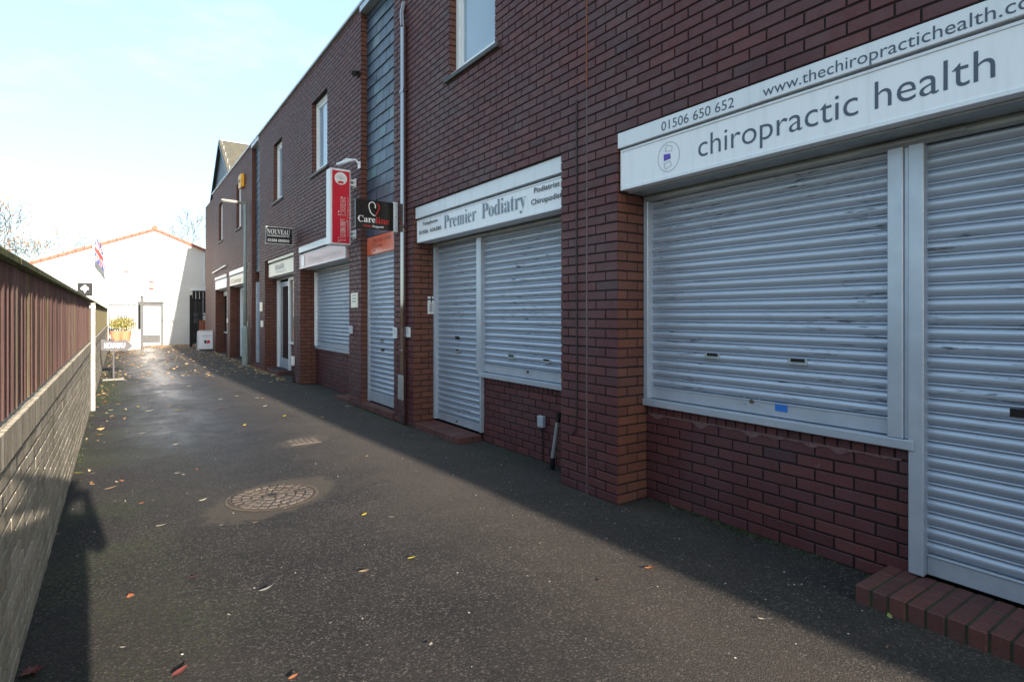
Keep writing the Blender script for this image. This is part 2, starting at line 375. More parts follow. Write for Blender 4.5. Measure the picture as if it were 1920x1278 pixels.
# ------------------------------------------------------------------ mesh building
class MB:
    def __init__(s): s.v = []; s.f = []; s.r = []; s.m = []
    def quad(s, pts, r=0, mi=0):
        b = len(s.v); s.v += [tuple(p) for p in pts]; s.f.append(tuple(range(b, b + len(pts)))); s.r.append(r); s.m.append(mi)
    def box(s, x0, x1, y0, y1, z0, z1, r=0, bev=0, mi=0):
        x0, x1 = sorted((x0, x1)); y0, y1 = sorted((y0, y1)); z0, z1 = sorted((z0, z1))
        if bev:
            bev = min(bev, (x1 - x0) * .45, (y1 - y0) * .45, (z1 - z0) * .45)
            b = len(s.v); idx = {}
            X = (x0, x1); Y = (y0, y1); Z = (z0, z1)
            for i in (0, 1):
                for j in (0, 1):
                    for k in (0, 1):
                        sx, sy, sz = (1, -1)[i], (1, -1)[j], (1, -1)[k]
                        for ax in range(3):
                            p = [X[i] + sx * bev, Y[j] + sy * bev, Z[k] + sz * bev]
                            p[ax] = (X[i], Y[j], Z[k])[ax]
                            idx[i, j, k, ax] = len(s.v); s.v.append(tuple(p))
            def add(f): s.f.append(tuple(f)); s.r.append(r); s.m.append(mi)
            for ax in range(3):
                for e in (0, 1):
                    o = [a for a in range(3) if a != ax]
                    cyc = [(0, 0), (1, 0), (1, 1), (0, 1)]
                    f = []
                    for a, c in cyc:
                        key = [0, 0, 0]; key[ax] = e; key[o[0]] = a; key[o[1]] = c
                        f.append(idx[(*key, ax)])
                    if (e == 0) != (ax == 1): f = f[::-1]
                    add(f)
            for ax in range(3):                      # edges parallel to ax
                o = [a for a in range(3) if a != ax]
                for a in (0, 1):
                    for c in (0, 1):
                        k0 = [0, 0, 0]; k1 = [0, 0, 0]
                        k0[o[0]] = k1[o[0]] = a; k0[o[1]] = k1[o[1]] = c; k1[ax] = 1
                        f = [idx[(*k0, o[0])], idx[(*k0, o[1])], idx[(*k1, o[1])], idx[(*k1, o[0])]]
                        if ((a + c) % 2 == 0) != (ax == 1): f = f[::-1]
                        add(f)
            for i in (0, 1):
                for j in (0, 1):
                    for k in (0, 1):
                        f = [idx[i, j, k, 0], idx[i, j, k, 1], idx[i, j, k, 2]]
                        if (i + j + k) % 2 == 0: f = f[::-1]
                        add(f)
            return
        p = [(x0, y0, z0), (x1, y0, z0), (x1, y1, z0), (x0, y1, z0), (x0, y0, z1), (x1, y0, z1), (x1, y1, z1), (x0, y1, z1)]
        b = len(s.v); s.v += p
        for f in ((0, 3, 2, 1), (4, 5, 6, 7), (0, 1, 5, 4), (1, 2, 6, 5), (2, 3, 7, 6), (3, 0, 4, 7)):
            s.f.append(tuple(b + i for i in f)); s.r.append(r); s.m.append(mi)
    def tube(s, pts, rad, seg=10, cap=True):
        pts = [Vector(p) for p in pts]
        rads = rad if isinstance(rad, (list, tuple)) else [rad] * len(pts)
        b = len(s.v); up = Vector((0, 0, 1))
        for i, p in enumerate(pts):
            d = (pts[min(i + 1, len(pts) - 1)] - pts[max(i - 1, 0)])
            d = d.normalized() if d.length > 1e-9 else up
            a = d.cross(up if abs(d.z) < .95 else Vector((1, 0, 0))).normalized(); c = d.cross(a).normalized()
            for k in range(seg):
                t = 2 * PI * k / seg
                s.v.append(tuple(p + a * rads[i] * math.cos(t) + c * rads[i] * math.sin(t)))
        for i in range(len(pts) - 1):
            for k in range(seg):
                k2 = (k + 1) % seg
                s.f.append((b + i * seg + k, b + i * seg + k2, b + (i + 1) * seg + k2, b + (i + 1) * seg + k)); s.r.append(0); s.m.append(0)
        if cap:
            s.f.append(tuple(b + k for k in range(seg))[::-1]); s.r.append(0); s.m.append(0)
            e = b + (len(pts) - 1) * seg
            s.f.append(tuple(e + k for k in range(seg))); s.r.append(0); s.m.append(0)
    def slab(s, O, U, V, Nn, u0, u1, v0, v1, d, c=.0025, r=0, top=0.0, tilt=0.0):
        # a brick face: outward normal Nn, chamfered rim, depth d behind the plane
        O = Vector(O); b = len(s.v)
        def P(u, v, w): return tuple(O + U * u + V * v + Nn * w)
        cc = min(c, (u1 - u0) * .3, (v1 - v0) * .3)
        s.v += [P(u0 + cc, v0 + cc, top), P(u1 - cc, v0 + cc, top), P(u1 - cc, v1 - cc, top), P(u0 + cc, v1 - cc, top)]
        s.v += [P(u0, v0, top - cc), P(u1, v0, top - cc), P(u1, v1, top - cc), P(u0, v1, top - cc)]
        s.v += [P(u0, v0, -d), P(u1, v0, -d), P(u1, v1, -d), P(u0, v1, -d)]
        if tilt:
            for q in (b + 1, b + 2, b + 5, b + 6): s.v[q] = tuple(Vector(s.v[q]) + Nn * tilt)
        s.f.append((b, b + 1, b + 2, b + 3)); s.r.append(r); s.m.append(0)
        for i in range(4):
            j = (i + 1) % 4
            s.f.append((b + 4 + i, b + 4 + j, b + j, b + i)); s.r.append(r); s.m.append(0)
            s.f.append((b + 8 + i, b + 8 + j, b + 4 + j, b + 4 + i)); s.r.append(r); s.m.append(0)
    def build(s, name, mat, parent=None, smooth=False, origin=None):
        me = bpy.data.meshes.new(name)
        base = world_loc(parent) if parent else Vector(origin or (0, 0, 0))
        me.from_pydata([(x - base.x, y - base.y, z - base.z) for x, y, z in s.v], [], s.f)
        for mm in (mat if isinstance(mat, (list, tuple)) else [mat]): me.materials.append(mm)
        if any(s.m): me.polygons.foreach_set('material_index', s.m)
        if any(s.r):
            at = me.attributes.new('rnd', 'FLOAT', 'FACE'); at.data.foreach_set('value', s.r)
        if smooth: me.polygons.foreach_set('use_smooth', [True] * len(s.f))
        me.update()
        o = bpy.data.objects.new(name, me); sc.collection.objects.link(o)
        if parent: o.parent = parent
        else: o.location = base
        return o
LOC = {}
def world_loc(o):
    v = Vector((0, 0, 0))
    while o is not None: v += Vector(o.location); o = o.parent
    return v
def thing(name, label, cat, loc, group=None, kind=None):
    o = bpy.data.objects.new(name, None); sc.collection.objects.link(o)
    o.empty_display_size = .2
    o.location = loc; tag(o, label, cat, group, kind); return o
def tag(o, label=None, cat=None, group=None, kind=None):
    if label: o['label'] = label
    if cat: o['category'] = cat
    if group: o['group'] = group
    if kind: o['kind'] = kind
    return o
Xv, Yv, Zv = Vector((1, 0, 0)), Vector((0, 1, 0)), Vector((0, 0, 1))
def text_mb(mb, body, O, ux, uy, width, height, bold=0.0, ref='H', shear=0.0, space=1.0):
    # lettering fitted to a width and a cap height, laid on the plane through O with axes ux, uy
    def mesh_of(t):
        cu = bpy.data.curves.new('t', 'FONT'); cu.body = t; cu.size = 1; cu.offset = bold; cu.resolution_u = 4
        cu.shear = shear; cu.space_character = space
        o = bpy.data.objects.new('t', cu); sc.collection.objects.link(o)
        dg = bpy.context.evaluated_depsgraph_get(); dg.update()
        me = bpy.data.meshes.new_from_object(o.evaluated_get(dg))
        vv = [v.co.copy() for v in me.vertices]; ff = [tuple(p.vertices) for p in me.polygons]
        bpy.data.objects.remove(o); bpy.data.curves.remove(cu); bpy.data.meshes.remove(me)
        return vv, ff
    rv, _ = mesh_of(ref)
    sy = height / (max(v.y for v in rv) - min(v.y for v in rv)); y0 = min(v.y for v in rv)
    vv, ff = mesh_of(body)
    x0 = min(v.x for v in vv); x1 = max(v.x for v in vv)
    sx = width / (x1 - x0) if width else sy
    O = Vector(O); b = len(mb.v)
    mb.v += [tuple(O + ux * ((v.x - x0) * sx) + uy * ((v.y - y0) * sy)) for v in vv]
    for f in ff: mb.f.append(tuple(b + i for i in f)); mb.r.append(0); mb.m.append(0)
def serif(t):                                   # the same words in a serif cut
    out = ''
    for ch in t:
        if 'A' <= ch <= 'Z': out += chr(0x1D400 + ord(ch) - 65)
        elif 'a' <= ch <= 'z': out += chr(0x1D41A + ord(ch) - 97)
        elif '0' <= ch <= '9': out += chr(0x1D7CE + ord(ch) - 48)
        else: out += ch
    return out
def ring(mb, c, ux, uy, r0, r1, n=48, sx=1.0):
    c = Vector(c); b = len(mb.v)
    for i in range(n):
        t = 2 * PI * i / n
        for r in (r0, r1): mb.v.append(tuple(c + ux * r * math.cos(t) * sx + uy * r * math.sin(t)))
    for i in range(n):
        j = (i + 1) % n
        mb.f.append((b + 2 * i, b + 2 * i + 1, b + 2 * j + 1, b + 2 * j)); mb.r.append(0); mb.m.append(0)
def disc(mb, c, ux, uy, r, n=32, sx=1.0):
    c = Vector(c); mb.quad([c + ux * r * math.cos(2 * PI * i / n) * sx + uy * r * math.sin(2 * PI * i / n) for i in range(n)])
def stroke(mb, pts, wd, nrm):
    pts = [Vector(p) for p in pts]
    for i in range(len(pts) - 1):
        d = (pts[i + 1] - pts[i]).normalized(); s = d.cross(nrm).normalized()
        w0 = wd[i] if isinstance(wd, list) else wd; w1 = wd[i + 1] if isinstance(wd, list) else wd
        mb.quad([pts[i] - s * w0 / 2, pts[i] + s * w0 / 2, pts[i + 1] + s * w1 / 2, pts[i + 1] - s * w1 / 2])

# ------------------------------------------------------------------ ground and lane
FX = 3.15          # face of the brick terrace
RX = 3.48          # back of the shop recesses
WX = -0.34         # boundary wall face
def grid(name, x0, x1, ys, nx, z, mat, amp=0):
    me = bpy.data.meshes.new(name); v = []; f = []
    for y in ys:
        for i in range(nx + 1):
            x = x0 + (x1 - x0) * i / nx
            v.append((x, y, z + amp * (math.sin(x * 2.1 + y * .7) + math.sin(y * 1.3 + 1) * .8 + math.sin(x * 5 + y * 3.1) * .3)))
    for j in range(len(ys) - 1):
        for i in range(nx):
            a = j * (nx + 1) + i; f.append((a, a + 1, a + nx + 2, a + nx + 1))
    me.from_pydata(v, [], f); me.materials.append(mat); me.polygons.foreach_set('use_smooth', [True] * len(f))
    o = bpy.data.objects.new(name, me); sc.collection.objects.link(o); return o
M['earth'] = simple('earth_grass', (.05, .07, .02), (.07, .055, .03), .95, 3, bmp=.4)
g = grid('ground', -600, 600, [-600, -60, 80, 900], 4, -.035, M['earth']); tag(g, 'dark bare ground around the lane', None, None, 'structure')
ys = [-30, -20, -12, -8, -5, -3, -2] + [i * .25 - 1.75 for i in range(100)] + [24, 26, 28, 30, 32.2]
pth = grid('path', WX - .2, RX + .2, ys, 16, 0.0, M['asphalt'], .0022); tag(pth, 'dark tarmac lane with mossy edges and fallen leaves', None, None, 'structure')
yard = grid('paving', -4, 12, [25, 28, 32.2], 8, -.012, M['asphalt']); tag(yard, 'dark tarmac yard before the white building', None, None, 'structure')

# ------------------------------------------------------------------ brick terrace
CH, BL, J = .075, .225, .0115
def rnd(): return random.random()
def panel(mb, O, U, V, Nn, u0, u1, k0, k1, holes=(), depth=.014, blen=BL, skip=0, joint=J, tilt=0.0, cham=.003):
    # stretcher bond; k = course numbers; holes = (u0,u1,k0,k1)
    for k in range(k0, k1):
        iv = [(u0, u1)]
        for a, b, c, d in holes:
            if c <= k < d:
                nv = []
                for p, q in iv:
                    if b <= p or a >= q: nv.append((p, q)); continue
                    if a > p: nv.append((p, a))
                    if b < q: nv.append((b, q))
                iv = nv
        off = (blen / 2) * (k % 2)
        for p, q in iv:
            i0 = math.floor((p - off) / blen) - 1
            e = [p]
            i = i0
            while True:
                t = i * blen + off
                if t > q - .03: break
                if t > p + .03: e.append(t)
                i += 1
            e.append(q)
            for n_ in range(len(e) - 1):
                a, b = e[n_], e[n_ + 1]
                aa = a + (joint / 2 if n_ > 0 else 0); bb = b - (joint / 2 if n_ < len(e) - 2 else 0)
                jv = (rnd() - .5) * .002
                mb.slab(O, U, V, Nn, aa + (rnd() - .5) * .0015, bb + (rnd() - .5) * .0015 if n_ < len(e) - 2 else bb,
                        k * CH + joint / 2 + jv, (k + 1) * CH - joint / 2 + jv, depth, cham, max(.001, rnd()), (rnd() - .5) * .002, tilt * (.3 + rnd() * 1.2))
Y_END = 25.8
Y_NEAR = -2.2
Y_BACK = -10.3
KTOP = 84
# ground-floor openings (Y0, Y1, top course) and what fills them
OPEN = [(.065, 3.135), (3.81, 6.81), (9.30, 12.37), (12.94, 15.88), (18.4, 21.5), (22.1, 25.0)]
DOORS = [(7.44, 8.73), (16.57, 17.6)]
WINS = [(1.12, 2.08), (4.86, 5.82), (10.5, 11.5), (14.0, 14.86), (19.4, 20.2), (23.2, 24.1)]
terr = thing('brick_terrace', 'long two storey terrace of dark red brick with shuttered shopfronts along the lane', 'building', (FX, 12.0, 0))
holes = [(a, b, 0, 38) for a, b in OPEN] + [(a, b, 0, KTOP) for a, b in DOORS] + [(a, b, 56, 75) for a, b in WINS]
mb = MB()
# face: U runs along +Y, seen from -X so the outward normal is -X; U x V = Y x Z = +X, use V,U ordering through a mirrored U
O = Vector((FX, 0, 0))
class _:
    pass
def face_panel(mb, X, u0, u1, k0, k1, holes=(), **kw):
    # work in s = -Y so that U = -Y, V = Z, N = U x V = -X
    hs = [(-b, -a, c, d) for a, b, c, d in holes]
    panel(mb, Vector((X, 0, 0)), -Yv, Zv, -Xv, -u1, -u0, k0, k1, hs, **kw)
face_panel(mb, FX, Y_NEAR, Y_END, 0, KTOP, holes)
mb.build('front_wall', M['brick'], terr)
# returns (reveals) facing -Y: N = -Y, U = X, V = Z  (X x Z = -Y)
mb = MB()
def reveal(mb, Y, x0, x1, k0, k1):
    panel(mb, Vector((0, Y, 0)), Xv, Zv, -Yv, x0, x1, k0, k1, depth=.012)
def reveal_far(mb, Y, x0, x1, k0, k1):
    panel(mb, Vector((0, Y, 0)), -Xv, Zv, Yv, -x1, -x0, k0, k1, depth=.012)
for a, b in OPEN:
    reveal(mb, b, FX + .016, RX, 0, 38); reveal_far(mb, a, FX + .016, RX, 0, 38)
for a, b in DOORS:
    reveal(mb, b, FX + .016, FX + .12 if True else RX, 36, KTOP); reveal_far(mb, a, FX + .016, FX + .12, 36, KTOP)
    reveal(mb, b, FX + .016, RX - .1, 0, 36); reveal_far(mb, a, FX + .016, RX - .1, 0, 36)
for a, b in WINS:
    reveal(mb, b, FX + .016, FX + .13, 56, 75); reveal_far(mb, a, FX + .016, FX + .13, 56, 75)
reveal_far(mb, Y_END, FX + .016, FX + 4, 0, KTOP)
mb.build('reveal_bricks', M['brick_bounce'], terr)
# mortar core behind the face
mb = MB()
m0, m1 = FX + .008, RX + .02
cuts = sorted(OPEN + DOORS)
def core(ya, yb, z0, z1): mb.box(m0, m1, ya, yb, z0, z1)
ed = [Y_NEAR] + [v for ab in cuts for v in ab] + [Y_END]
for i in range(0, len(ed), 2):
    core(ed[i] + (.007 if i else 0), ed[i + 1] - .007, -.1, 38 * CH)
zt = KTOP * CH
spans = [(Y_NEAR, DOORS[0][0]), (DOORS[0][1], DOORS[1][0]), (DOORS[1][1], Y_END)]
for a, b in spans:
    ws = [w_ for w_ in WINS if a < w_[0] < b]
    core(a + .007, b - .007, 38 * CH, 56 * CH + 0.0)
    core(a + .007, b - .007, 75 * CH, zt)
    p = a + .007
    for c, d in ws + [(b, None)]:
        core(p, c - .007 if d is None else c - .007, 56 * CH, 75 * CH)
        if d is None: break
        p = d + .007
mb.build('mortar_bed', M['mortar'], terr)
# body of the building
mb = MB()
mb.box(RX + .30, 11.5, Y_NEAR, Y_END - .01, -.1, zt - .05)
mb.box(RX + .02, RX + .30, Y_NEAR, Y_END - .01, 38 * CH, zt - .05)
mb.box(FX, 11.5, Y_BACK, Y_NEAR, -.1, zt - .002)
mb.box(FX + .1, 11.5, Y_END, 29.0, -.1, 6.3)
mb.build('main_block', M['brick_far'], terr)
# parapet capping
mb = MB()
mb.box(FX - .045, FX + .30, Y_BACK, Y_END + .04, zt + .002, zt + .045, bev=.004)
mb.build('parapet_capping', M['rail'], terr)
# roof gable at the far end
mb = MB()
gx, gy, ga, gz = 3.5, 25.87, 1.0, 8.5
hw = 3.0; zb = gz - hw * .78
for sgn in (-1, 1):
    mb.quad([(gx - .12, gy, gz), (9, gy, gz), (9, gy + sgn * hw, zb), (gx - .12, gy + sgn * hw, zb)][::sgn])
    mb.quad([(gx - .12, gy, gz + .06), (9, gy, gz + .06), (9, gy + sgn * hw, zb + .06), (gx - .12, gy + sgn * hw, zb + .06)][::-sgn])
mb.build('gable_roof', M['mossy_roof'], terr)
mb = MB()
mb.quad([(gx, gy - hw, zb), (gx, gy, gz), (gx, gy + hw, zb)])
for k in range(14):                                   # slate hung gable
    z0 = zb + k * .18
    half = (gz - z0) / .78 - .08
    if half < .1: continue
    y = gy - half + (.12 if k % 2 else 0)
    while y < gy + half - .05:
        y1 = min(y + .25, gy + half)
        mb.box(gx - .02 - .006, gx - .006, y + .003, y1 - .003, z0, min(z0 + .24, gz), r=max(.001, rnd()))
        y += .25
mb.build('gable_slates', M['slate'], terr)
mb = MB()
for sgn in (-1, 1):
    mb.quad([(gx - .14, gy, gz + .05), (gx - .14, gy, gz - .1), (gx - .14, gy + sgn * hw, zb - .1), (gx - .14, gy + sgn * hw, zb + .05)])
    mb.quad([(gx - .10, gy, gz - .1), (gx - .14, gy, gz - .1), (gx - .14, gy + sgn * hw, zb - .1), (gx - .10, gy + sgn * hw, zb - .1)])
mb.box(gx - .1, 9, gy - .06, gy + .06, gz + .03, gz + .12, bev=.02)
mb.build('gable_verge', M['slate'], terr)

# slate hung bays over the two doorways
for (a, b), lab in zip(DOORS, ('tall slate hung strip beside the drainpipe', 'tall slate hung strip beside the lamp post')):
    mb = MB(); sx = FX + .11
    mb.box(sx + .002, RX, a, b, 35.6 * CH, zt - .01, r=.01)
    z0 = 35.6 * CH; k = 0
    while z0 < zt - .2:
        y = a + (.13 if k % 2 else 0) - .25
        while y < b:
            y0 = max(a + .002, y + .004); y1 = min(y + .25 - .004, b - .002)
            if y1 - y0 > .03:
                r_ = max(.001, rnd()); t_ = .013 + rnd() * .006; zz = z0 + (rnd() - .5) * .008
                P = [(sx - t_ - .006, y0, zz), (sx - t_ - .006, y1, zz), (sx - .004, y1, z0 + .21), (sx - .004, y0, z0 + .21)]
                mb.quad(P[::-1], r_)
                mb.quad([(sx - t_ - .006, y0, zz), (sx - t_ - .006, y1, zz), (sx, y1, zz), (sx, y0, zz)], r_)
                mb.quad([(sx - t_ - .006, y0, zz), (sx, y0, zz), (sx, y0, z0 + .21), (sx - .004, y0, z0 + .21)], r_)
            y += .25
        z0 += .18; k += 1
    tag(mb.build('slate_cladding', M['slate'], terr), lab)
    mb = MB(); mb.box(FX - .03, sx + .05, a + .01, b - .01, zt - .10, zt - .003, bev=.004)
    mb.build('flashing', M['rail'], terr)

# upper windows
for a, b in WINS:
    z0, z1 = 56 * CH, 75 * CH; x = FX + .085
    fr = MB(); t = .075
    fr.box(x, x + .06, a, b, z0 + .001, z0 + t, bev=.004); fr.box(FX + .012, x + .002, a + .004, b - .004, z0 + .001, z0 + .04, bev=.004); fr.box(x, x + .06, a, b, z1 - t, z1 - .001, bev=.004)
    fr.box(x, x + .06, a, a + t, z0 + t, z1 - t, bev=.004); fr.box(x, x + .06, b - t, b, z0 + t, z1 - t, bev=.004)
    t2 = .06; x2 = x + .012
    fr.box(x2, x2 + .04, a + t, b - t, z0 + t, z0 + t + t2, bev=.006); fr.box(x2, x2 + .04, a + t, b - t, z1 - t - t2, z1 - t, bev=.006)
    fr.box(x2, x2 + .04, a + t, a + t + t2, z0 + t + t2, z1 - t - t2, bev=.006); fr.box(x2, x2 + .04, b - t - t2, b - t, z0 + t + t2, z1 - t - t2, bev=.006)
    win = fr.build('window', M['upvc'], terr)
    gl = MB(); gl.box(x2 + .018, x2 + .026, a + t + t2, b - t - t2, z0 + t + t2, z1 - t - t2); gl.build('pane', M['glass'], win)
    bk = MB(); bk.box(x2 + .10, x2 + .12, a, b, z0, z1); bk.build('blind', M['dark'], win)
    si = MB(); si.box(FX - .035, x + .03, a - .09, b + .09, z0 - .055, z0 - .003, bev=.006); si.build('window_sill', M['sill'], win)

# ------------------------------------------------------------------ roller shutters and recess fillings
def curtain(mb, X, y0, y1, z0, z1, pitch=.0745):
    prof = []
    z = z0
    one = [(-.001, 0), (.003, .004), (.0085, .010), (.0135, .018), (.0165, .027), (.0172, .036), (.015, .045), (.0105, .051), (.0055, .0545), (.001, .0565), (-.012, .0572), (-.012, .0600), (.002, .061), (.0055, .0645), (.0055, .069), (.002, .0722), (-.014, .0726), (-.014, .0744)]
    while z < z1 - .01:
        for dx, dz in one: prof.append((X - dx, min(z + dz, z1)))
        z += pitch
    b = len(mb.v)
    segs = max(1, int((y1 - y0) / .25)); ysl = [y0 + (y1 - y0) * i / segs for i in range(segs + 1)]
    bow = [(rnd() - .5) * .002 for _ in ysl]
    for j, y in enumerate(ysl):
        for i, (x, zz) in enumerate(prof):
            sag = .0008 * math.sin(zz * 9 + j * .5) + bow[j] * math.sin(zz * 3)
            mb.v.append((x + sag * .6, y, zz + sag * .3))
    n_ = len(prof)
    for j in range(len(ysl) - 1):
        for i in range(n_ - 1):
            mb.f.append((b + j * n_ + i, b + (j + 1) * n_ + i, b + (j + 1) * n_ + i + 1, b + j * n_ + i + 1)[::-1]); mb.r.append(0); mb.m.append(0)
def shutter(y0, y1, z0, z1, X=RX + .02, handles=(), slots=(), lock=None, sticker=None, label=None, brail=.10):
    mb = MB(); curtain(mb, X, y0, y1, z0 + brail, z1)
    sh = mb.build('roller_shutter', M['shutter'], terr, smooth=True)
    if label: sh['label'] = label
    b = MB(); b.box(X - .020, X + .01, y0, y1, z0 + .004, z0 + brail - .004, bev=.004)
    b.box(X - .026, X - .016, y0, y1, z0 + brail - .013, z0 + brail - .004, bev=.002)
    b.build('bottom_rail', M['rail'], sh)
    for y, z in handles:                                # recessed lift handles
        h = MB()
        h.box(X - .022, X - .012, y - .060, y - .045, z - .018, z + .016, bev=.003); h.box(X - .022, X - .012, y + .045, y + .060, z - .018, z + .016, bev=.003)
        h.box(X - .030, X - .012, y - .060, y + .060, z - .026, z - .006, bev=.004)
        h.build('lift_handle', M['steel'], sh)
        h = MB(); h.box(X - .019, X - .010, y - .045, y + .045, z - .006, z + .014); h.build('handle_recess', M['black'], sh)
    for y, z in slots:
        h = MB(); h.box(X - .0185, X - .010, y - .055, y + .055, z - .02, z + .02, bev=.002); h.build('letter_slot', M['black'], sh)
    if lock:
        y, z = lock; h = MB(); h.tube([(X - .018, y, z), (X - .032, y, z)], .013, 16)
        h.build('lock', M['brass'], sh)
        for dy in (-.055, .055):
            for dz in (-.02, .02):
                h = MB(); h.tube([(X - .018, y + dy, z + dz), (X - .025, y + dy, z + dz)], .006, 8); h.build('bolt', M['steel'], sh)
    if sticker:
        y, z, w_, h_ = sticker; h = MB(); h.box(X - .0225, X - .0208, y - w_ / 2, y + w_ / 2, z - h_ / 2, z + h_ / 2); h.build('sticker', M['blue_sticker'], sh)
    return sh
def rail(y0, y1, z0, z1, x0=RX - .045, x1=RX + .03, mat='rail', name='guide_rail'):
    mb = MB(); mb.box(x0, x1, y0, y1, z0, z1, bev=.004); return mb.build(name, M[mat], terr)
def dwarf(y0, y1, k1=9):
    mb = MB(); X = RX
    face_panel(mb, X, y0, y1, 0, k1)
    # brick-on-edge course under the sill
    y = y0
    while y < y1 - .02:
        e = min(y + CH, y1)
        mb.slab(Vector((X, 0, 0)), -Yv, Zv, -Xv, -e + .005, -y - .005, k1 * CH + .005, k1 * CH + .068, .014, .004, max(.001, rnd()), (rnd() - .5) * .004)
        y += CH
    ob = mb.build('stall_riser', M['brick'], terr)
    mb = MB(); mb.box(X + .008, X + .2, y0, y1, -.1, k1 * CH + .075); mb.build('riser_core', M['mortar'], terr)
def soffit(y0, y1, z=2.41):
    mb = MB(); mb.box(FX + .10, RX + .03, y0 + .015, y1 - .015, z - .012, z - .002)
    mb.tube([(RX - .03, y0 + .02, z - .035), (RX - .03, y1 - .02, z - .035)], .028, 12)
    mb.build('shutter_housing', M['steel'], terr)
    mb = MB(); mb.box(RX + .13, RX + .16, y0 + .01, y1 - .01, 0, 38 * CH); mb.build('shop_interior', M['dark'], terr)
def step(y0, y1, x0, z, x1=RX - .005, pitch=.1125):
    mb = MB(); y = y0
    while y < y1 - .03:
        e = min(y + pitch, y1)
        mb.box(x0 + (rnd() - .5) * .008, x0 + (x1 - x0) * .62, y + .004, e - .004, -.03, z - .008 + (rnd() - .5) * .007, r=max(.001, rnd()), bev=.006)
        mb.box(x0 + (x1 - x0) * .62 + .008, x1, y + .004, e - .004, -.03, z - .008 + (rnd() - .5) * .002, r=max(.001, rnd()), bev=.005)
        y += pitch
    s_ = mb.build('door_step', M['step'], terr)
    m = MB(); m.box(x0 + .006, x1, y0 + .006, y1 - .006, -.03, z - .013); m.build('step_mortar', M['step_mortar'], s_)
    return s_
TOPZ = 2.40
# --- shop one: window and near door
soffit(*OPEN[0])
dwarf(1.292, 3.135)
Y1m = 1.355
shutter(1.385, 3.09, .80, TOPZ, handles=[(YX(1335, RX), ZX(1335, 666, RX)), (YX(1495, RX), ZX(1495, 677, RX))],
        lock=(YX(1410, RX), ZX(1410, 752, RX)), sticker=(YX(1465, RX), ZX(1465, 763, RX), .082, .055), label='wide scuffed window shutter with a blue sticker')
shutter(.09, 1.215, .10, TOPZ, slots=[(YX(1921, RX), ZX(1921, 776, RX))], label='nearest tall door shutter above the brick step', brail=.115)
rail(3.085, 3.13, .80, TOPZ)
rail(1.31, 1.385, .80, TOPZ); rail(1.285, 1.31, .80, TOPZ, RX - .03); rail(1.215, 1.285, .10, TOPZ)
rail(.065, .09, .1, TOPZ)
rail(1.258, 3.132, .745, .798, RX - .055, RX + .03, name='sill_rail')
mb = MB(); mb.tube([(RX - .06, 1.52, 2.375), (RX - .06, 1.03, 2.375)], .014, 8); mb.build('housing_bar', M['steel'], terr)
step(.07, 1.40, FX - .065, .10, pitch=.078)
mb = MB(); yl_ = 1.33; prev = None
while yl_ < 3.12:                                   # ragged lime bloom under the brick-on-edge course
    hb_ = .010 + max(0, math.sin(yl_ * 9) * math.sin(yl_ * 23 + 1)) * .035 + rnd() * .006
    cur = [(RX - .0042, yl_, .684), (RX - .0042, yl_, .684 - hb_)]
    if prev: mb.quad([prev[0], prev[1], cur[1], cur[0]])
    prev = cur; yl_ += .018
mb.build('lime_bloom', simple('lime_bloom', (.20, .125, .12), (.11, .055, .055), .9, 40), terr)
# --- shop two: window and far door
soffit(*OPEN[1])
dwarf(3.81, 5.62)
rail(6.76, 6.805, .09, TOPZ); rail(5.63, 5.70, .80, TOPZ); rail(5.60, 5.63, .10, TOPZ)
rail(3.82, 5.66, .745, .798, RX - .05, RX + .03, name='sill_rail')
shutter(5.70, 6.76, .085, TOPZ, slots=[(YX(857, RX), ZX(857, 633, RX))], handles=[(YX(857, RX), ZX(857, 657, RX))], lock=(YX(857, RX), ZX(857, 789, RX)), label='tall door shutter with a black letter slot beside the low brick step')
shutter(3.82, 5.60, .80, TOPZ, handles=[(YX(958, RX), ZX(958, 668, RX)), (YX(1024, RX), ZX(1024, 676, RX))], lock=(YX(990, RX), ZX(990, 697, RX)))
step(5.63, 6.80, FX + .005, .075)
mb = MB(); mb.box(RX - .07, RX - .045, 5.42, 5.86, 2.36, 2.385, bev=.004); mb.build('housing_bar', M['steel'], terr)
# --- doorway three (slate bay)
def bay(a, b, X=FX + .14, zt_=2.39, orange=True, slots=(), handles=()):
    shutter(a + .03, b - .05, .11, zt_, X=X, slots=slots, handles=handles, brail=.16)
    rail(b - .05, b - .005, .10, zt_, X - .04, X + .03); rail(a + .004, a + .03, .10, zt_, X - .04, X + .03)
    mb = MB(); mb.box(X + .05, X + .08, a, b, 0, 36 * CH); mb.build('shop_interior', M['dark'], terr)
    step(a + .01, b - .01, FX - .012, .10, FX + .13)
D3 = FX + .14
bay(7.44, 8.73, slots=[(YX(719, D3), ZX(719, 656, D3))], handles=[(YX(718, D3), ZX(718, 638, D3))])
bay(16.57, 17.6, FX + .14)
# --- shop four
a, b = OPEN[2]
soffit(a, b)
dwarf(10.02, 12.36, 9)
rail(12.32, 12.36, .80, TOPZ, mat='upvc'); rail(9.93, 10.02, 0.02, TOPZ, mat='upvc')
rail(10.02, 12.36, .745, .798, RX - .03, RX + .03, name='sill_rail')
shutter(10.02, 12.32, .80, TOPZ, slots=[])
shutter(9.31, 9.93, .10, TOPZ)
step(9.31, 10.02, FX - .01, .06)
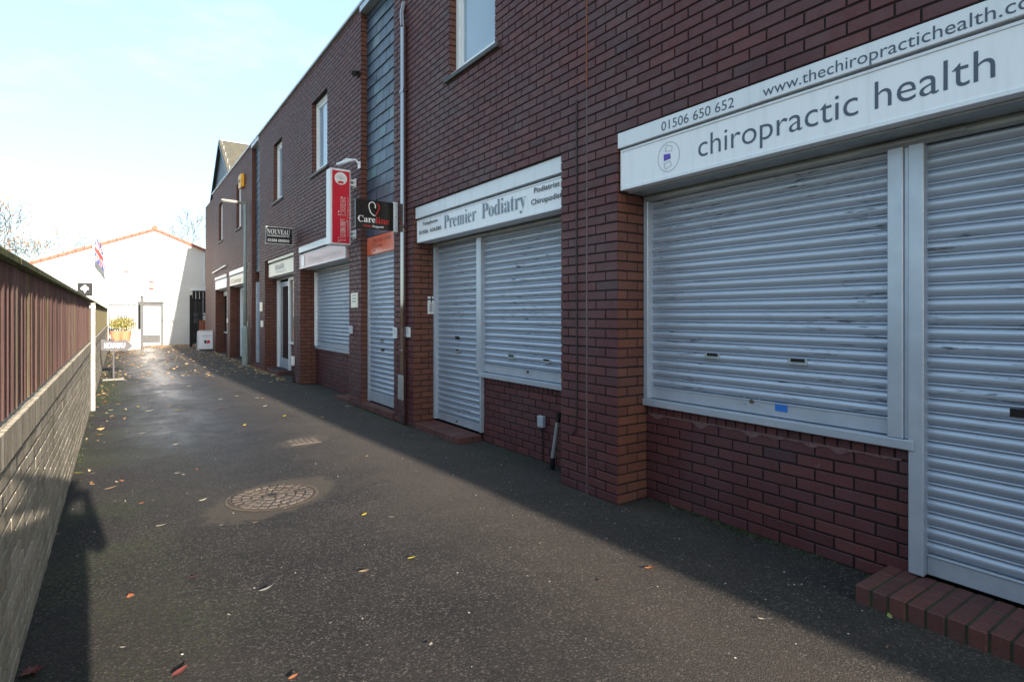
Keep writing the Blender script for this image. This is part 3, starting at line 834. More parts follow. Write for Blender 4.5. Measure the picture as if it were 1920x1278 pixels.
# --- shop five: open glass door and window
a, b = OPEN[3]
soffit(a, b)
dwarf(12.95, 14.55)
rail(14.50, 14.60, .1, TOPZ, mat='upvc', name='door_frame'); rail(15.72, 15.84, .1, TOPZ, mat='upvc', name='door_frame')
rail(12.95, 14.5, .75, .80, mat='upvc', name='window_frame'); rail(12.95, 14.5, 2.3, 2.38, mat='upvc', name='window_frame'); rail(13.6, 13.66, .8, 2.3, mat='upvc', name='window_frame')
mb = MB(); mb.box(RX, RX + .02, 12.95, 14.5, .8, 2.3); mb.build('window_glass', M['glass_dark'], terr)
mb = MB(); mb.box(RX, RX + .05, 14.60, 14.70, .1, 2.3, bev=.004); mb.box(RX, RX + .05, 15.62, 15.72, .1, 2.3, bev=.004)
mb.box(RX, RX + .05, 14.70, 15.62, .1, .35, bev=.004); mb.box(RX, RX + .05, 14.70, 15.62, 2.18, 2.3, bev=.004)
dr = mb.build('door', M['rail'], terr)
mb = MB(); mb.box(RX + .02, RX + .03, 14.7, 15.62, .35, 2.18); mb.build('door_glass', M['glass_dark'], dr)
step(14.5, 15.85, FX + .03, .10)
dm = MB(); dm.box(FX + .06, RX - .06, 14.65, 15.7, .093, .105, bev=.003)
tag(dm.build('door_mat', M['mat'], origin=(3.3, 15.2, .093)), 'thin black doormat on the brick step of the glass door', 'doormat')
# --- shops seven and eight
for (a, b), dside in ((OPEN[4], True), (OPEN[5], False)):
    soffit(a, b)
    mb = MB(); mb.box(RX + .02, RX + .04, a, b, 0, 2.4); mb.build('shop_glass', M['glass_dark'], terr)
    if dside:
        rail(21.0, 21.3, .05, TOPZ, mat='upvc', name='door_frame'); rail(19.9, 20.0, .05, TOPZ, mat='upvc', name='door_frame')
        dwarf(18.41, 19.9); rail(18.42, 19.9, .75, .8, mat='upvc', name='window_frame')
        rail(20.0, 21.0, 2.28, TOPZ, mat='upvc', name='door_frame')
    else:
        dwarf(a + .01, b - .01); rail(a + .01, b - .01, .75, .8, mat='upvc', name='window_frame')
        rail(24.1, 24.16, .8, 2.35, mat='upvc', name='window_frame'); rail(a + .02, b - .02, 2.2, 2.35, mat='upvc', name='window_frame')

# drainpipe: glossy maroon square pipe
dp = MB()
py = 7.03
dp.box(FX - .062, FX - .008, py - .05, py + .05, .02, 5.30, bev=.012)
dp.tube([(FX - .043, py, 5.28), (FX - .043, py + .02, 5.45), (FX - .0, py + .05, 5.62)], .034, 10)
pipe = dp.build('drainpipe', M['pipe'], terr)
for z in (.95, 2.6, 4.4):
    c = MB(); c.box(FX - .068, FX - .002, py - .06, py + .06, z, z + .045, bev=.003); c.build('pipe_bracket', M['pipe'], pipe)
c = MB(); c.box(FX - .085, FX - .064, py - .075, py + .075, .34, .66, bev=.004); c.build('pipe_guard', M['steel'], pipe)
# second pipe by shop five
dp = MB(); yy5 = 12.66; dp.box(FX - .004, FX + .01, yy5 - .02, yy5 + .02, 0, 6.2); dp.build('movement_joint', M['mastic'], terr)
# movement joint and cable on the first pier
mb = MB(); mb.box(FX - .0015, FX + .01, 3.474, 3.488, .0, 3.3); tag(mb.build('movement_joint', M['mastic'], terr))
mb = MB(); mb.box(FX - .003, FX + .01, 3.4745, 3.4875, 3.32, 4.35); mb.build('rust_streak', M['rust'], terr)
mb = MB(); mb.tube([(FX - .006, 3.60, 3.25), (FX - .006, 3.602, 2), (FX - .006, 3.598, 1), (FX - .006, 3.60, .60), (FX - .006, 3.615, .50), (FX - .006, 3.65, .46), (FX - .006, 3.70, .455)], .0055, 6)
mb.build('cable', M['cable'], terr)
# lighting-up plume
# vent pole and box in the second recess
vp = thing('vent_pole', 'short leaning grey pole with dark ends against the low brick wall', 'pole', (RX - .08, 4.19, 0))
mb = MB(); mb.tube([(RX - .095, 4.215, .10), (RX - .065, 4.175, .46)], .020, 12); mb.build('pole', M['steel'], vp)
mb = MB(); mb.tube([(RX - .066, 4.176, .45), (RX - .060, 4.168, .545)], .026, 12); mb.build('cap', M['black'], vp)
mb = MB(); mb.tube([(RX - .098, 4.218, -.01), (RX - .094, 4.214, .11)], .024, 12); mb.build('cap', M['black'], vp)
bx = thing('socket_box', 'small grey socket box fixed low on the brickwork under the window shutter', 'socket box', (RX - .03, YX(1014, RX - .03), .33))
mb = MB(); yb = YX(1014, RX - .03); mb.box(RX - .045, RX - .001, yb - .045, yb + .045, .345, .46, bev=.006); mb.build('casing', M['rail'], bx)
mb = MB(); mb.tube([(RX - .02, yb, .345), (RX - .012, yb - .005, .25), (RX - .008, yb, .12), (RX - .008, yb, 0)], .006, 6); mb.build('cable', M['cable'], bx)
yb = 12.93
bx = thing('socket_box', 'small white box low on the wall beside the dark far drainpipe', 'socket box', (FX, 12.86, .35))
mb = MB(); mb.box(FX - .06, FX - .002, 12.80, 12.92, .36, .56, bev=.01); mb.build('casing', M['upvc'], bx)
mb = MB(); mb.tube([(FX - .02, 12.86, .36), (FX - .02, 12.86, 0)], .012, 6); mb.build('cable', M['cable'], bx)

# ------------------------------------------------------------------ fascia signs
def fascia(y0, y1, z0, z1, zs0, zs1, face, label, strip='white', x=FX + .022, grp=None):
    o = thing('fascia_sign', label, 'shop sign', (x, (y0 + y1) / 2, z0), grp)
    mb = MB(); mb.box(x, x + .16, y0, y1, z0, z1, bev=.004)
    f = mb.build('sign_box', M[face], o)
    t = MB(); fw = .022
    t.box(x - .006, x + .02, y0 - .001, y1 + .001, z0 - .001, z0 + fw, bev=.002); t.box(x - .006, x + .02, y0 - .001, y1 + .001, z1 - fw * .7, z1 + .001, bev=.002)
    t.box(x - .006, x + .02, y0 - .001, y0 + fw, z0 + fw, z1 - fw * .7, bev=.002); t.box(x - .006, x + .02, y1 - fw, y1 + .001, z0 + fw, z1 - fw * .7, bev=.002)
    t.build('frame', M[strip], o)
    if zs1:
        s_ = MB(); s_.box(x - .018, x + .15, y0 - .0, y1 + .02, zs0, zs1, bev=.004); s_.build('top_strip', M[strip], o)
    return o
U, V = -Yv, Zv
# shop one sign
o1 = fascia(.08, 3.115, 2.41, 2.715, 2.73, 2.848, 'sign_white', 'large white shop sign reading chiropractic health above the two nearest shutters')
xf = FX + .022 - .0015; xs = FX + .022 - .0195
m_ = MB(); text_mb(m_, 'chiropractic health', (xf, YX(1309, xf), 2.505), U, V, YX(1309, xf) - YX(1866, xf), .138, -.004, 'h')
m_.build('lettering', M['sign_ink'], o1)
m_ = MB(); text_mb(m_, '01506 650 652', (xs, YX(1240, xs), 2.752), U, V, YX(1240, xs) - YX(1376, xs), .064, .0, '0')
wa = YX(1430, xs); ww = (wa - YX(1892, xs)) * 31 / 26.3
text_mb(m_, 'www.thechiropractichealth.co.uk', (xs, wa, 2.752), U, V, ww, .064, .0, 'h')
m_.build('contact_lettering', M['sign_ink'], o1)
lc = Vector((xf, YX(1253.5, xf), 2.565))
m_ = MB(); ring(m_, lc, U, V, .1, .1045, 56, .92); m_.build('logo_ring', M['grey_ink'], o1)
def vert(cy, cz, rot, mb, ins=0):
    w_, h_ = .031 - ins, .024 - ins
    pts = [(-w_, -h_), (w_, -h_ * .75), (w_ * .85, h_ * .75), (-w_, h_)]
    return [lc + U * (cy + px * math.cos(rot) - pz * math.sin(rot)) + V * (cz + px * math.sin(rot) + pz * math.cos(rot)) for px, pz in pts]
m_ = MB()
for (cy, cz, rt) in ((.004, .058, -.28), (-.006, -.055, .32)):
    a_ = vert(cy, cz, rt, m_); b_ = vert(cy, cz, rt, m_, .0045)
    for i in range(4):
        j = (i + 1) % 4; m_.quad([a_[i], a_[j], b_[j], b_[i]])
m_.build('logo_outline', M['grey_ink'], o1)
m_ = MB(); m_.quad(vert(-.012, .002, .03, m_)); m_.build('logo_block', M['purple'], o1)
# shop two sign
x2 = FX + .045
o2 = fascia(3.82, 6.775, 2.39, 2.675, 2.70, 2.848, 'sign_white', 'white shop sign reading Premier Podiatry above the middle pair of shutters', x=x2)
xf = x2 - .0075
def tx(parent, words, xa, xb, z, h, mat, bold=0, srf=False, ref=None, xx=None, name='lettering'):
    xx = xx or xf; ya, yb_ = YX(xa, xx), YX(xb, xx)
    m_ = MB(); t = serif(words) if srf else words
    text_mb(m_, t, (xx, ya, z), U, V, ya - yb_, h, bold, ref or (serif('P') if srf else 'P'))
    m_.build(name, M[mat], parent)
tx(o2, 'Premier', 832, 892, 2.483, .153, 'ink_blue', -.014, True)
tx(o2, 'Podiatry', 903, 985, 2.485, .155, 'ink_blue', -.010, True)
tx(o2, 'Telephone', 792, 820, 2.592, .042, 'ink', .012)
tx(o2, '01506  636285', 786, 827, 2.487, .045, 'ink', .015, ref='0')
tx(o2, 'Podiatrist', 1001, 1049, 2.592, .048, 'ink', .012)
tx(o2, 'Chiropodist', 995.5, 1053.5, 2.487, .050, 'ink', .012)
# orange sign on the slate bay
x3 = FX + .095
o3 = thing('fascia_sign', 'small orange sign directly above the single doorway shutter', 'shop sign', (x3, 8.05, 2.39))
m_ = MB(); m_.box(x3, x3 + .05, 7.45, 8.72, 2.392, 2.668, bev=.003); m_.build('sign_panel', M['orange'], o3)
xf = x3 - .0015
tx(o3, 'OTHER CORE', 703, 733, 2.565, .045, 'dark_orange', .012, xx=xf)
tx(o3, 'CLINIC', 703, 718, 2.485, .045, 'dark_orange', .012, xx=xf)
m_ = MB(); lc3 = Vector((xf, 8.42, 2.53)); ring(m_, lc3, U, V, .085, .1, 36, .9); stroke(m_, [lc3 + V * .07 - U * .01, lc3 + V * .02 + U * .015, lc3 - V * .03 - U * .012, lc3 - V * .075], .022, Xv)
m_.build('logo', M['dark_orange'], o3)
# shop four sign (faded)
x4 = FX - .03
o4 = fascia(9.38, 12.28, 2.41, 2.70, 2.74, 2.86, 'pink', 'faded pink shop sign below the tall red projecting sign', x=x4)
xf = x4 - .0075
m_ = MB(); text_mb(m_, 'Yummy House', (xf, 11.7, 2.49), U, V, 2.0, .13, .01, 'Y'); m_.build('lettering', M['pale_pink'], o4)
m_ = MB(); disc(m_, Vector((xf, 12.02, 2.555)), U, V, .125, 32); m_.build('logo', M['white'], o4)
# shop five sign
x5 = FX + .05
o5 = fascia(12.95, 15.62, 2.42, 2.74, 2.78, 2.86, 'cream_sign', 'cream shop sign over the open glass door', x=x5, strip='cream_sign')
xf = x5 - .0075
m_ = MB(); text_mb(m_, serif('HAIR'), (xf, 14.9, 2.56), U, V, .9, .12, 0, serif('H')); text_mb(m_, 'HAIRDRESSING', (xf, 14.9, 2.48), U, V, 1.1, .035, 0, 'H'); m_.build('lettering', M['grey_ink'], o5)
# shops seven and eight signs
x7 = FX - .01
o7 = fascia(18.45, 21.45, 2.43, 2.74, 2.78, 2.92, 'cream_sign', 'cream shop sign with gold lettering partly behind the lamp post', x=x7)
m_ = MB(); text_mb(m_, 'Cutting', (x7 - .0075, 21.1, 2.51), U, V, 1.9, .13, 0, 'C', .4); m_.build('lettering', M['gold'], o7)
o8 = fascia(22.15, 24.95, 2.43, 2.76, 2.80, 2.90, 'sign_white', 'plain white shop sign, farthest along the brick terrace', x=x7)

# ------------------------------------------------------------------ projecting signs
ux, uy, un = Xv, Zv, -Yv
# black square sign with heart
YA = 7.30
oa = thing('projecting_sign', 'black square sign with a looped heart and the word Careline beside the drainpipe', 'sign', (FX, YA, 2.6))
m_ = MB(); m_.box(2.56, 3.085, YA, YA + .035, 2.60, 2.985, bev=.004); m_.build('sign_panel', M['black'], oa)
m_ = MB(); m_.box(3.087, FX - .002, YA - .012, YA + .045, 2.585, 2.995, bev=.004)
m_.build('wall_bracket', M['white'], oa)
m_ = MB()
for z in (2.64, 2.79, 2.95): m_.tube([(3.115, YA - .012, z), (3.115, YA - .018, z)], .008, 8)
m_.build('bolt', M['steel'], oa)
yf = YA - .0015
m_ = MB(); text_mb(m_, serif('Care'), (2.59, yf, 2.685), ux, uy, .24, .085, .004, serif('C')); text_mb(m_, serif('Support'), (2.79, yf, 2.625), ux, uy, .155, .03, .01, serif('S')); m_.build('lettering', M['sign_white'], oa)
m_ = MB(); text_mb(m_, serif('line'), (2.835, yf, 2.682), ux, uy, .19, .083, .0, serif('l')); text_mb(m_, serif('Home'), (2.665, yf, 2.628), ux, uy, .115, .028, .01, serif('H')); m_.build('red_lettering', M['red_ink'], oa)
def arc(cx, cz, rx, rz, a0, a1, n=18): return [Vector((cx + rx * math.cos(R(a0 + (a1 - a0) * i / n)), yf, cz + rz * math.sin(R(a0 + (a1 - a0) * i / n)))) for i in range(n + 1)]
m_ = MB(); pts = arc(2.785, 2.905, .045, .055, -25, 190) + [Vector((2.745, yf, 2.87)), Vector((2.765, yf, 2.82)), Vector((2.80, yf, 2.785)), Vector((2.83, yf, 2.782))]
stroke(m_, pts, .014, un); m_.build('heart_loop', M['sign_white'], oa)
m_ = MB(); pts = arc(2.862, 2.90, .022, .042, 120, -60) + [Vector((2.86, yf, 2.83)), Vector((2.84, yf, 2.80))]
stroke(m_, pts, .014, un); m_.build('heart_tail', M['red_ink'], oa)
# tall red light box
YB = 8.90
ob = thing('projecting_sign', 'tall red and white light box reading Yummy House projecting over the pink shop sign', 'sign', (FX, YB, 2.56))
xa, xb, za, zb_ = 2.713, 3.045, 2.56, 3.755
m_ = MB(); m_.box(xa, xb, YB, YB + .20, za, zb_, bev=.012); m_.build('casing', M['white'], ob)
m_ = MB(); m_.box(xa + .035, xb - .022, YB - .004, YB + .01, za + .028, zb_ - .035); m_.build('sign_face', M['red'], ob)
for z in (2.70, 3.52):
    m_ = MB(); m_.box(xb + .001, FX - .001, YB + .06, YB + .14, z, z + .035, bev=.003); m_.box(xb + .001, FX - .001, YB + .06, YB + .14, z + .07, z + .105, bev=.003); m_.box(FX - .02, FX - .002, YB + .04, YB + .16, z - .02, z + .125, bev=.002)
    m_.build('bracket', M['white'], ob)
yf = YB - .0055
m_ = MB(); text_mb(m_, serif('Yummy House'), (2.955, yf, 2.60), uy, -ux, .72, .115, .004, serif('Y')); m_.build('lettering', M['pale_pink'], ob)
m_ = MB(); text_mb(m_, serif('Yummy House'), (2.951, yf - .001, 2.604), uy, -ux, .712, .107, -.034, serif('Y')); m_.build('lettering_inner', M['red'], ob)
m_ = MB(); text_mb(m_, 'CHINESE TAKEAWAY', (3.005, yf, 2.70), uy, -ux, .62, .018, 0, 'H'); m_.build('small_lettering', M['pink'], ob)
m_ = MB(); disc(m_, Vector((2.882, yf, 3.60)), ux, uy, .098, 36); m_.build('emblem_disc', M['sign_white'], ob)
m_ = MB(); ec = Vector((2.882, yf - .001, 3.56))
m_.quad([ec + ux * -.04 - uy * .04, ec + ux * .04 - uy * .04, ec + ux * .05 + uy * .0, ec + ux * .025 + uy * -.008, ec + ux * 0 + uy * .008, ec + ux * -.025 + uy * -.008, ec + ux * -.05])
m_.build('emblem_bowl', M['red_ink'], ob)
m_ = MB()
for i in range(7):
    a_ = R(30 + i * 20); stroke(m_, [ec + uy * .015 + (ux * math.cos(a_) + uy * math.sin(a_)) * r_ + ux * .008 * math.sin(r_ * 200) for r_ in (.015, .035, .055, .075, .09)], .005, un)
m_.build('emblem_steam', M['grey_ink'], ob)
# black hanging sign farther on
YC = 12.85
oc = thing('projecting_sign', 'small black sign reading NOUVEAU in white letters above the cream sign', 'sign', (FX, YC, 2.98))
m_ = MB(); m_.box(2.575, 3.10, YC, YC + .05, 2.985, 3.31, bev=.004); m_.build('sign_panel', M['black'], oc)
m_ = MB(); m_.box(2.565, 3.148, YC - .004, YC + .055, 3.312, 3.335, bev=.003); m_.box(2.565, 3.148, YC - .004, YC + .055, 2.96, 2.983, bev=.003); m_.build('bracket', M['steel'], oc)
yf = YC - .0015
m_ = MB(); text_mb(m_, serif('NOUVEAU'), (2.595, yf, 3.175), ux, uy, .46, .105, .01, serif('N'))
text_mb(m_, serif('HAIRDRESSING'), (2.60, yf, 3.125), ux, uy, .45, .036, .01, serif('H')); text_mb(m_, serif('01506 680050'), (2.605, yf, 3.015), ux, uy, .44, .06, .02, serif('0'))
m_.build('lettering', M['sign_white'], oc)

# ------------------------------------------------------------------ small wall furniture
def plate(Y, z, wy, hz, label, mat='white', d=.02, mark=None, X=FX, cat='wall plate', nm='wall_plate', grp=None):
    o = thing(nm, label, cat, (X, Y, z), grp)
    m_ = MB(); m_.box(X - d, X - .001, Y - wy / 2, Y + wy / 2, z - hz / 2, z + hz / 2, bev=.004); m_.build('backplate', M[mat], o)
    if mark:
        m_ = MB()
        for i in range(mark): m_.box(X - d - .0015, X - d, Y - wy * .3, Y + wy * .3, z + hz * (.28 - i * .2), z + hz * (.38 - i * .2))
        m_.build('inset', M['grey_ink'], o)
    return o
plate(YX(766, FX), ZX(766, 622.5, FX), .14, .13, 'square white plate on the brick pier just right of the drainpipe', mark=3)
plate(YX(742, FX), ZX(742, 624, FX), .13, .15, 'white plate on the brick between doorway shutter and drainpipe', mark=3)
plate(YX(666, FX), ZX(666, 563, FX), .30, .24, 'tall cream plate high on the pier left of the single doorway shutter', 'cream_sign', mark=3)
plate(YX(659, FX), ZX(659, 618, FX), .17, .13, 'small grey plate low on the pier left of the single doorway shutter', 'rail', mark=2)
plate(YX(490.5, FX), ZX(490.5, 575, FX), .32, .24, 'cream plate high on the pier left of the glass door', 'cream_sign')
plate(YX(492, FX), ZX(492, 607, FX), .30, .17, 'small cream plate lower on the pier left of the glass door', 'cream_sign')
plate(YX(463.3, FX), ZX(463.3, 607, FX), .3, .17, 'small cream plate on the pier right behind the lamp post', 'cream_sign')
plate(YX(427, FX), ZX(427, 601, FX), .2, .14, 'tiny cream plate on the narrow pier between the two farthest shops', 'cream_sign')
# door entry phone on the return of the second recess
ep = thing('entry_phone', 'white entry phone with a black top on the brick return beside the door shutter', 'entry phone', (3.40, 6.81, 1.58))
m_ = MB(); m_.box(3.355, 3.435, 6.785, 6.809, 1.47, 1.70, bev=.004); m_.build('casing', M['white'], ep)
m_ = MB(); m_.box(3.372, 3.418, 6.780, 6.786, 1.50, 1.61, bev=.002); m_.build('grille', M['grey_ink'], ep)
m_ = MB(); m_.box(3.35, 3.44, 6.778, 6.80, 1.655, 1.672); m_.box(3.392, 3.402, 6.776, 6.80, 1.62, 1.70); m_.build('strap', M['black'], ep)
# security camera
cc = thing('security_camera', 'white security camera on a bent arm between the tall red sign and the slates', 'security camera', (FX, 8.75, 3.85))
m_ = MB(); m_.tube([(FX, 8.78, 3.83), (FX - .06, 8.80, 3.90), (FX - .16, 8.95, 3.93), (FX - .2, 9.1, 3.90)], .018, 10); m_.build('arm', M['white'], cc)
m_ = MB(); m_.tube([(FX - .10, 8.84, 3.905), (FX - .24, 9.16, 3.885)], .024, 12); m_.build('camera_body', M['white'], cc)
m_ = MB(); m_.box(FX - .02, FX - .001, 8.74, 8.83, 3.77, 3.88, bev=.004); m_.build('backplate', M['white'], cc)
# dark floodlight high by the slates
yl = YX(684, FX) - 0.0
fl = thing('wall_light', 'small black floodlight high on the brick beside the slate strip', 'wall light', (FX, 8.82, 5.2))
zl = ZX(684, 130, FX)
m_ = MB(); m_.tube([(FX - .10, 8.78, zl - .02), (FX - .03, 8.80, zl + .02)], [.05, .03], 14); m_.build('lamp_head', M['black'], fl)
m_ = MB(); m_.box(FX - .04, FX - .001, 8.77, 8.85, zl - .04, zl + .05, bev=.005); m_.build('backplate', M['black'], fl)
# amber alarm box
ya, zA = YX(453, FX - .05), ZX(453, 340, FX - .05)
al = thing('alarm_box', 'amber alarm box high on the wall over the far window beside the lamp post', 'alarm box', (FX, ya, zA))
m_ = MB(); m_.box(FX - .11, FX - .002, ya - .22, ya + .22, zA - .20, zA + .20, bev=.02); m_.build('cover', M['yellow'], al)
m_ = MB(); m_.box(FX - .114, FX - .110, ya - .12, ya + .12, zA - .03, zA + .03); m_.build('vent', M['dark'], al)
# wall pole light on the far shop
wl = thing('wall_light', 'thin white tube light on the brick above the farthest shop sign', 'wall light', (FX, 24, 3.3))
m_ = MB(); m_.tube([(FX - .05, 22.1, 3.18), (FX - .05, 25.4, 3.12)], .03, 8); m_.tube([(FX, 23.7, 3.15), (FX - .05, 23.7, 3.15)], .02, 6); m_.build('tube', M['white'], wl)

# ------------------------------------------------------------------ street lamp
lx_, ly_ = 3.03, 17.95
lp = thing('street_lamp', 'grey steel street lamp with a thick base close to the brick wall', 'street lamp', (lx_, ly_, 0))
m_ = MB(); m_.tube([(lx_, ly_, -.02), (lx_, ly_, 1.08), (lx_, ly_, 1.14)], [.088, .088, .05], 20); bs = m_.build('base', M['lamp_paint'], lp, smooth=False)
m_ = MB(); m_.box(lx_ - .04, lx_ + .04, ly_ - .094, ly_ - .085, .35, .95, bev=.003); m_.build('access_door', M['lamp_paint'], bs)
m_ = MB(); m_.tube([(lx_, ly_, 1.1), (lx_, ly_, 3), (lx_, ly_, 4.62)], [.052, .045, .038], 16); m_.build('column', M['lamp_paint'], lp, smooth=True)
m_ = MB(); m_.tube([(lx_, ly_, 4.45), (lx_, ly_, 4.66)], .05, 14); m_.build('collar', M['lamp_paint'], lp)
m_ = MB(); m_.tube([(lx_ + .06, ly_, 4.68), (lx_ - .25, ly_, 4.70), (lx_ - .62, ly_, 4.72)], [.036, .04, .03], 12)
hd = m_.build('lamp_head', M['concrete'], lp)
m_ = MB(); m_.box(lx_ - .58, lx_ - .12, ly_ - .03, ly_ + .03, 4.655, 4.672, bev=.004); m_.build('lens', M['rail_grey'], hd)

# ------------------------------------------------------------------ boundary wall and fences
WT = 1.04
bw = thing('boundary_wall', 'low pale block wall under the wooden fence on the left of the lane', 'wall', (WX, 12, 0))
mb = MB()
# face towards +X: U = Y, V = Z, N = Y x Z = +X
panel(mb, Vector((WX, 0, 0)), Yv, Zv, Xv, -6, 28.3, 0, 12, depth=.024, joint=.016, tilt=.0025, cham=.001)
# brick on edge top course
y = -6
while y < 28.3:
    mb.slab(Vector((WX + .006, 0, 0)), Yv, Zv, Xv, y + .003, y + CH - .003, .909, WT - .002, .03, .0012, max(.001, rnd()), (rnd() - .5) * .001, .0012)
    y += CH
mb.build('blockwork', M['pale_brick'], bw)
mb = MB(); mb.box(WX - .21, WX - .018, -30, 28.3, -.1, WT - .012); mb.build('wall_core', M['mortar'], bw)
mb = MB(); mb.box(WX - .21, WX - .012, -30, 28.3, WT - .011, WT + .001); mb.build('coping', M['pale_brick'], bw)
FZ = 1.66
def fence(y0, y1, mat, label, x=WX - .025):
    o = thing('wooden_fence', label, 'fence', (x - .04, (y0 + y1) / 2, WT))
    mb = MB(); y = y0
    while y < y1:
        w_ = .095 + rnd() * .03; w_ = min(w_, y1 - y); t = .006 + rnd() * .010
        r_ = max(.001, rnd()); za, xa_, xb_ = WT + .018 + rnd() * .004, x - .010, x + .004 + t * .6
        ya_, yb_ = y + .001, y + w_ - .001
        mb.quad([(xa_, ya_, za), (xb_, yb_, za), (xb_, yb_, FZ), (xa_, ya_, FZ)], r_)
        mb.quad([(xb_, yb_, za), (x - .02, yb_, za), (x - .02, yb_, FZ), (xb_, yb_, FZ)], r_)
        mb.quad([(x - .02, ya_, za), (xa_, ya_, za), (xa_, ya_, FZ), (x - .02, ya_, FZ)], r_)
        mb.quad([(x - .02, yb_, za), (x - .02, ya_, za), (x - .02, ya_, FZ), (x - .02, yb_, FZ)], r_)
        mb.quad([(x - .02, ya_, za), (x - .02, yb_, za), (xb_, yb_, za), (xa_, ya_, za)], r_); y += w_
    mb.build('boards', M[mat], o)
    mb = MB(); y = y0; 
    while y < y1:
        e = min(y + 1.83, y1)
        mb.box(x - .065, x + .030, y, e - .002, FZ + .001 , FZ + .048, bev=.012); y = e
    mb.build('capping', M['cap'], o)
    mb = MB(); mb.box(x - .07, x - .021, y0, y1, WT + .10, WT + .17); mb.box(x - .07, x - .021, y0, y1, FZ - .16, FZ - .09); mb.build('rails', M[mat], o)
    return o
fence(-6, 10.72, 'board', 'brown vertical board fence with a mossy cap, nearest the camera')
fence(10.72, 24.2, 'board_olive', 'olive tinted vertical board fence beyond the white post')
fence(24.2, 28.2, 'board_olive', 'last short length of olive board fence by the pale panel')
post = thing('white_post', 'peeling white square post fixed to the boundary wall between the fences', 'post', (WX + .05, 10.78, 0))
m_ = MB(); m_.box(WX + .002, WX + .058, 10.74, 10.81, -.01, FZ - .02, bev=.004); m_.build('shaft', M['post_white'], post)
m_ = MB(); m_.box(WX - .03, WX + .063, 10.735, 10.815, FZ - .10, FZ - .06, bev=.003); m_.build('strap', M['steel'], post)

# ------------------------------------------------------------------ arrow sign on a stake
gx_, gy_ = G(213, 712)
st = thing('arrow_sign', 'small grey arrow shaped sign on a thin stake beside the pale wall', 'sign', (gx_, gy_, 0))
m_ = MB(); m_.tube([(gx_, gy_ + .02, 0), (gx_, gy_ + .02, .92)], .018, 8); m_.build('stake', M['sign_grey'], st)
m_ = MB(); m_.tube([(gx_ - .08, gy_ + .12, .28), (gx_, gy_ + .03, .04)], .012, 6); m_.build('brace', M['black'], st)
m_ = MB(); m_.box(gx_ - .2, gx_ + .2, gy_ - .12, gy_ + .12, .002, .028, bev=.006); m_.build('foot', M['concrete'], st)
pl = [(-.23, .02), (.24, -.02), (.36, .09), (.22, .24), (.02, .21), (-.23, .26)]
m_ = MB(); z0 = .66
m_.quad([(gx_ + a_, gy_, z0 + b_) for a_, b_ in pl]); m_.quad([(gx_ + a_, gy_ + .02, z0 + b_) for a_, b_ in pl][::-1])
for i in range(len(pl)):
    a_, b_ = pl[i], pl[(i + 1) % len(pl)]
    m_.quad([(gx_ + a_[0], gy_, z0 + a_[1]), (gx_ + a_[0], gy_ + .02, z0 + a_[1]), (gx_ + b_[0], gy_ + .02, z0 + b_[1]), (gx_ + b_[0], gy_, z0 + b_[1])])
m_.build('board', M['sign_grey'], st)
m_ = MB(); text_mb(m_, 'NOUVEAU', (gx_ - .17, gy_ - .0015, z0 + .06), ux, uy, .38, .11, .02, 'N'); m_.build('lettering', M['sign_white'], st)

# ------------------------------------------------------------------ A-board
ax, ay = G(386, 656); ay -= .1
ab = thing('pavement_sign', 'white A-board sign with a pink and black picture at the end of the terrace', 'pavement sign', (ax, ay, 0))
hb = .80; wb = .31
for s_ in (-1, 1):
    m_ = MB(); yb0, yb1 = ay + s_ * .26, ay + s_ * .03
    for xx in (-wb, wb): m_.tube([(ax + xx, yb0, .0), (ax + xx, yb1, hb - .04), (ax + xx * .9, yb1, hb)], .018, 8)
    m_.tube([(ax - wb * .9, yb1, hb), (ax + wb * .9, yb1, hb)], .018, 8); m_.tube([(ax - wb, yb0 - s_ * .02, .07), (ax + wb, yb0 - s_ * .02, .07)], .018, 8)
    fr_ = m_.build('frame', M['white'], ab)
    m_ = MB()
    P = [(ax - wb + .02, yb0 - s_ * .025, .10), (ax + wb - .02, yb0 - s_ * .025, .10), (ax + wb - .02, yb1 + s_ * .003, hb - .03), (ax - wb + .02, yb1 + s_ * .003, hb - .03)]
    m_.quad(P if s_ < 0 else P[::-1]); m_.quad([(p[0], p[1] - s_ * .006, p[2]) for p in P][::-1 if s_ < 0 else 1]); m_.build('panel', M['sign_white'], fr_)
def onb(u, v):                               # a point on the front panel
    t = v; return Vector((ax + u, (ay - .26 + .025) * (1 - t) + (ay - .03 - .003) * t - .003, .10 * (1 - t) + (hb - .03) * t))
m_ = MB(); m_.quad([onb(-.10, .30), onb(0, .26), onb(0, .46), onb(-.06, .50)]); m_.quad([onb(-.12, .44), onb(.0, .44), onb(-.03, .34)]); m_.build('black_motif', M['ink'], ab)
m_ = MB(); m_.quad([onb(.01, .26), onb(.13, .30), onb(.12, .44), onb(.05, .50), onb(.01, .42)]); m_.build('pink_motif', M['red_ink'], ab)
m_ = MB()
for k, wv in enumerate((.16, .2, .12)): m_.quad([onb(-wv, .78 - k * .07), onb(wv, .78 - k * .07), onb(wv, .80 - k * .07), onb(-wv, .80 - k * .07)])
m_.quad([onb(-.15, .14), onb(.15, .14), onb(.15, .16), onb(-.15, .16)]); m_.build('faint_lines', M['grey_ink'], ab)

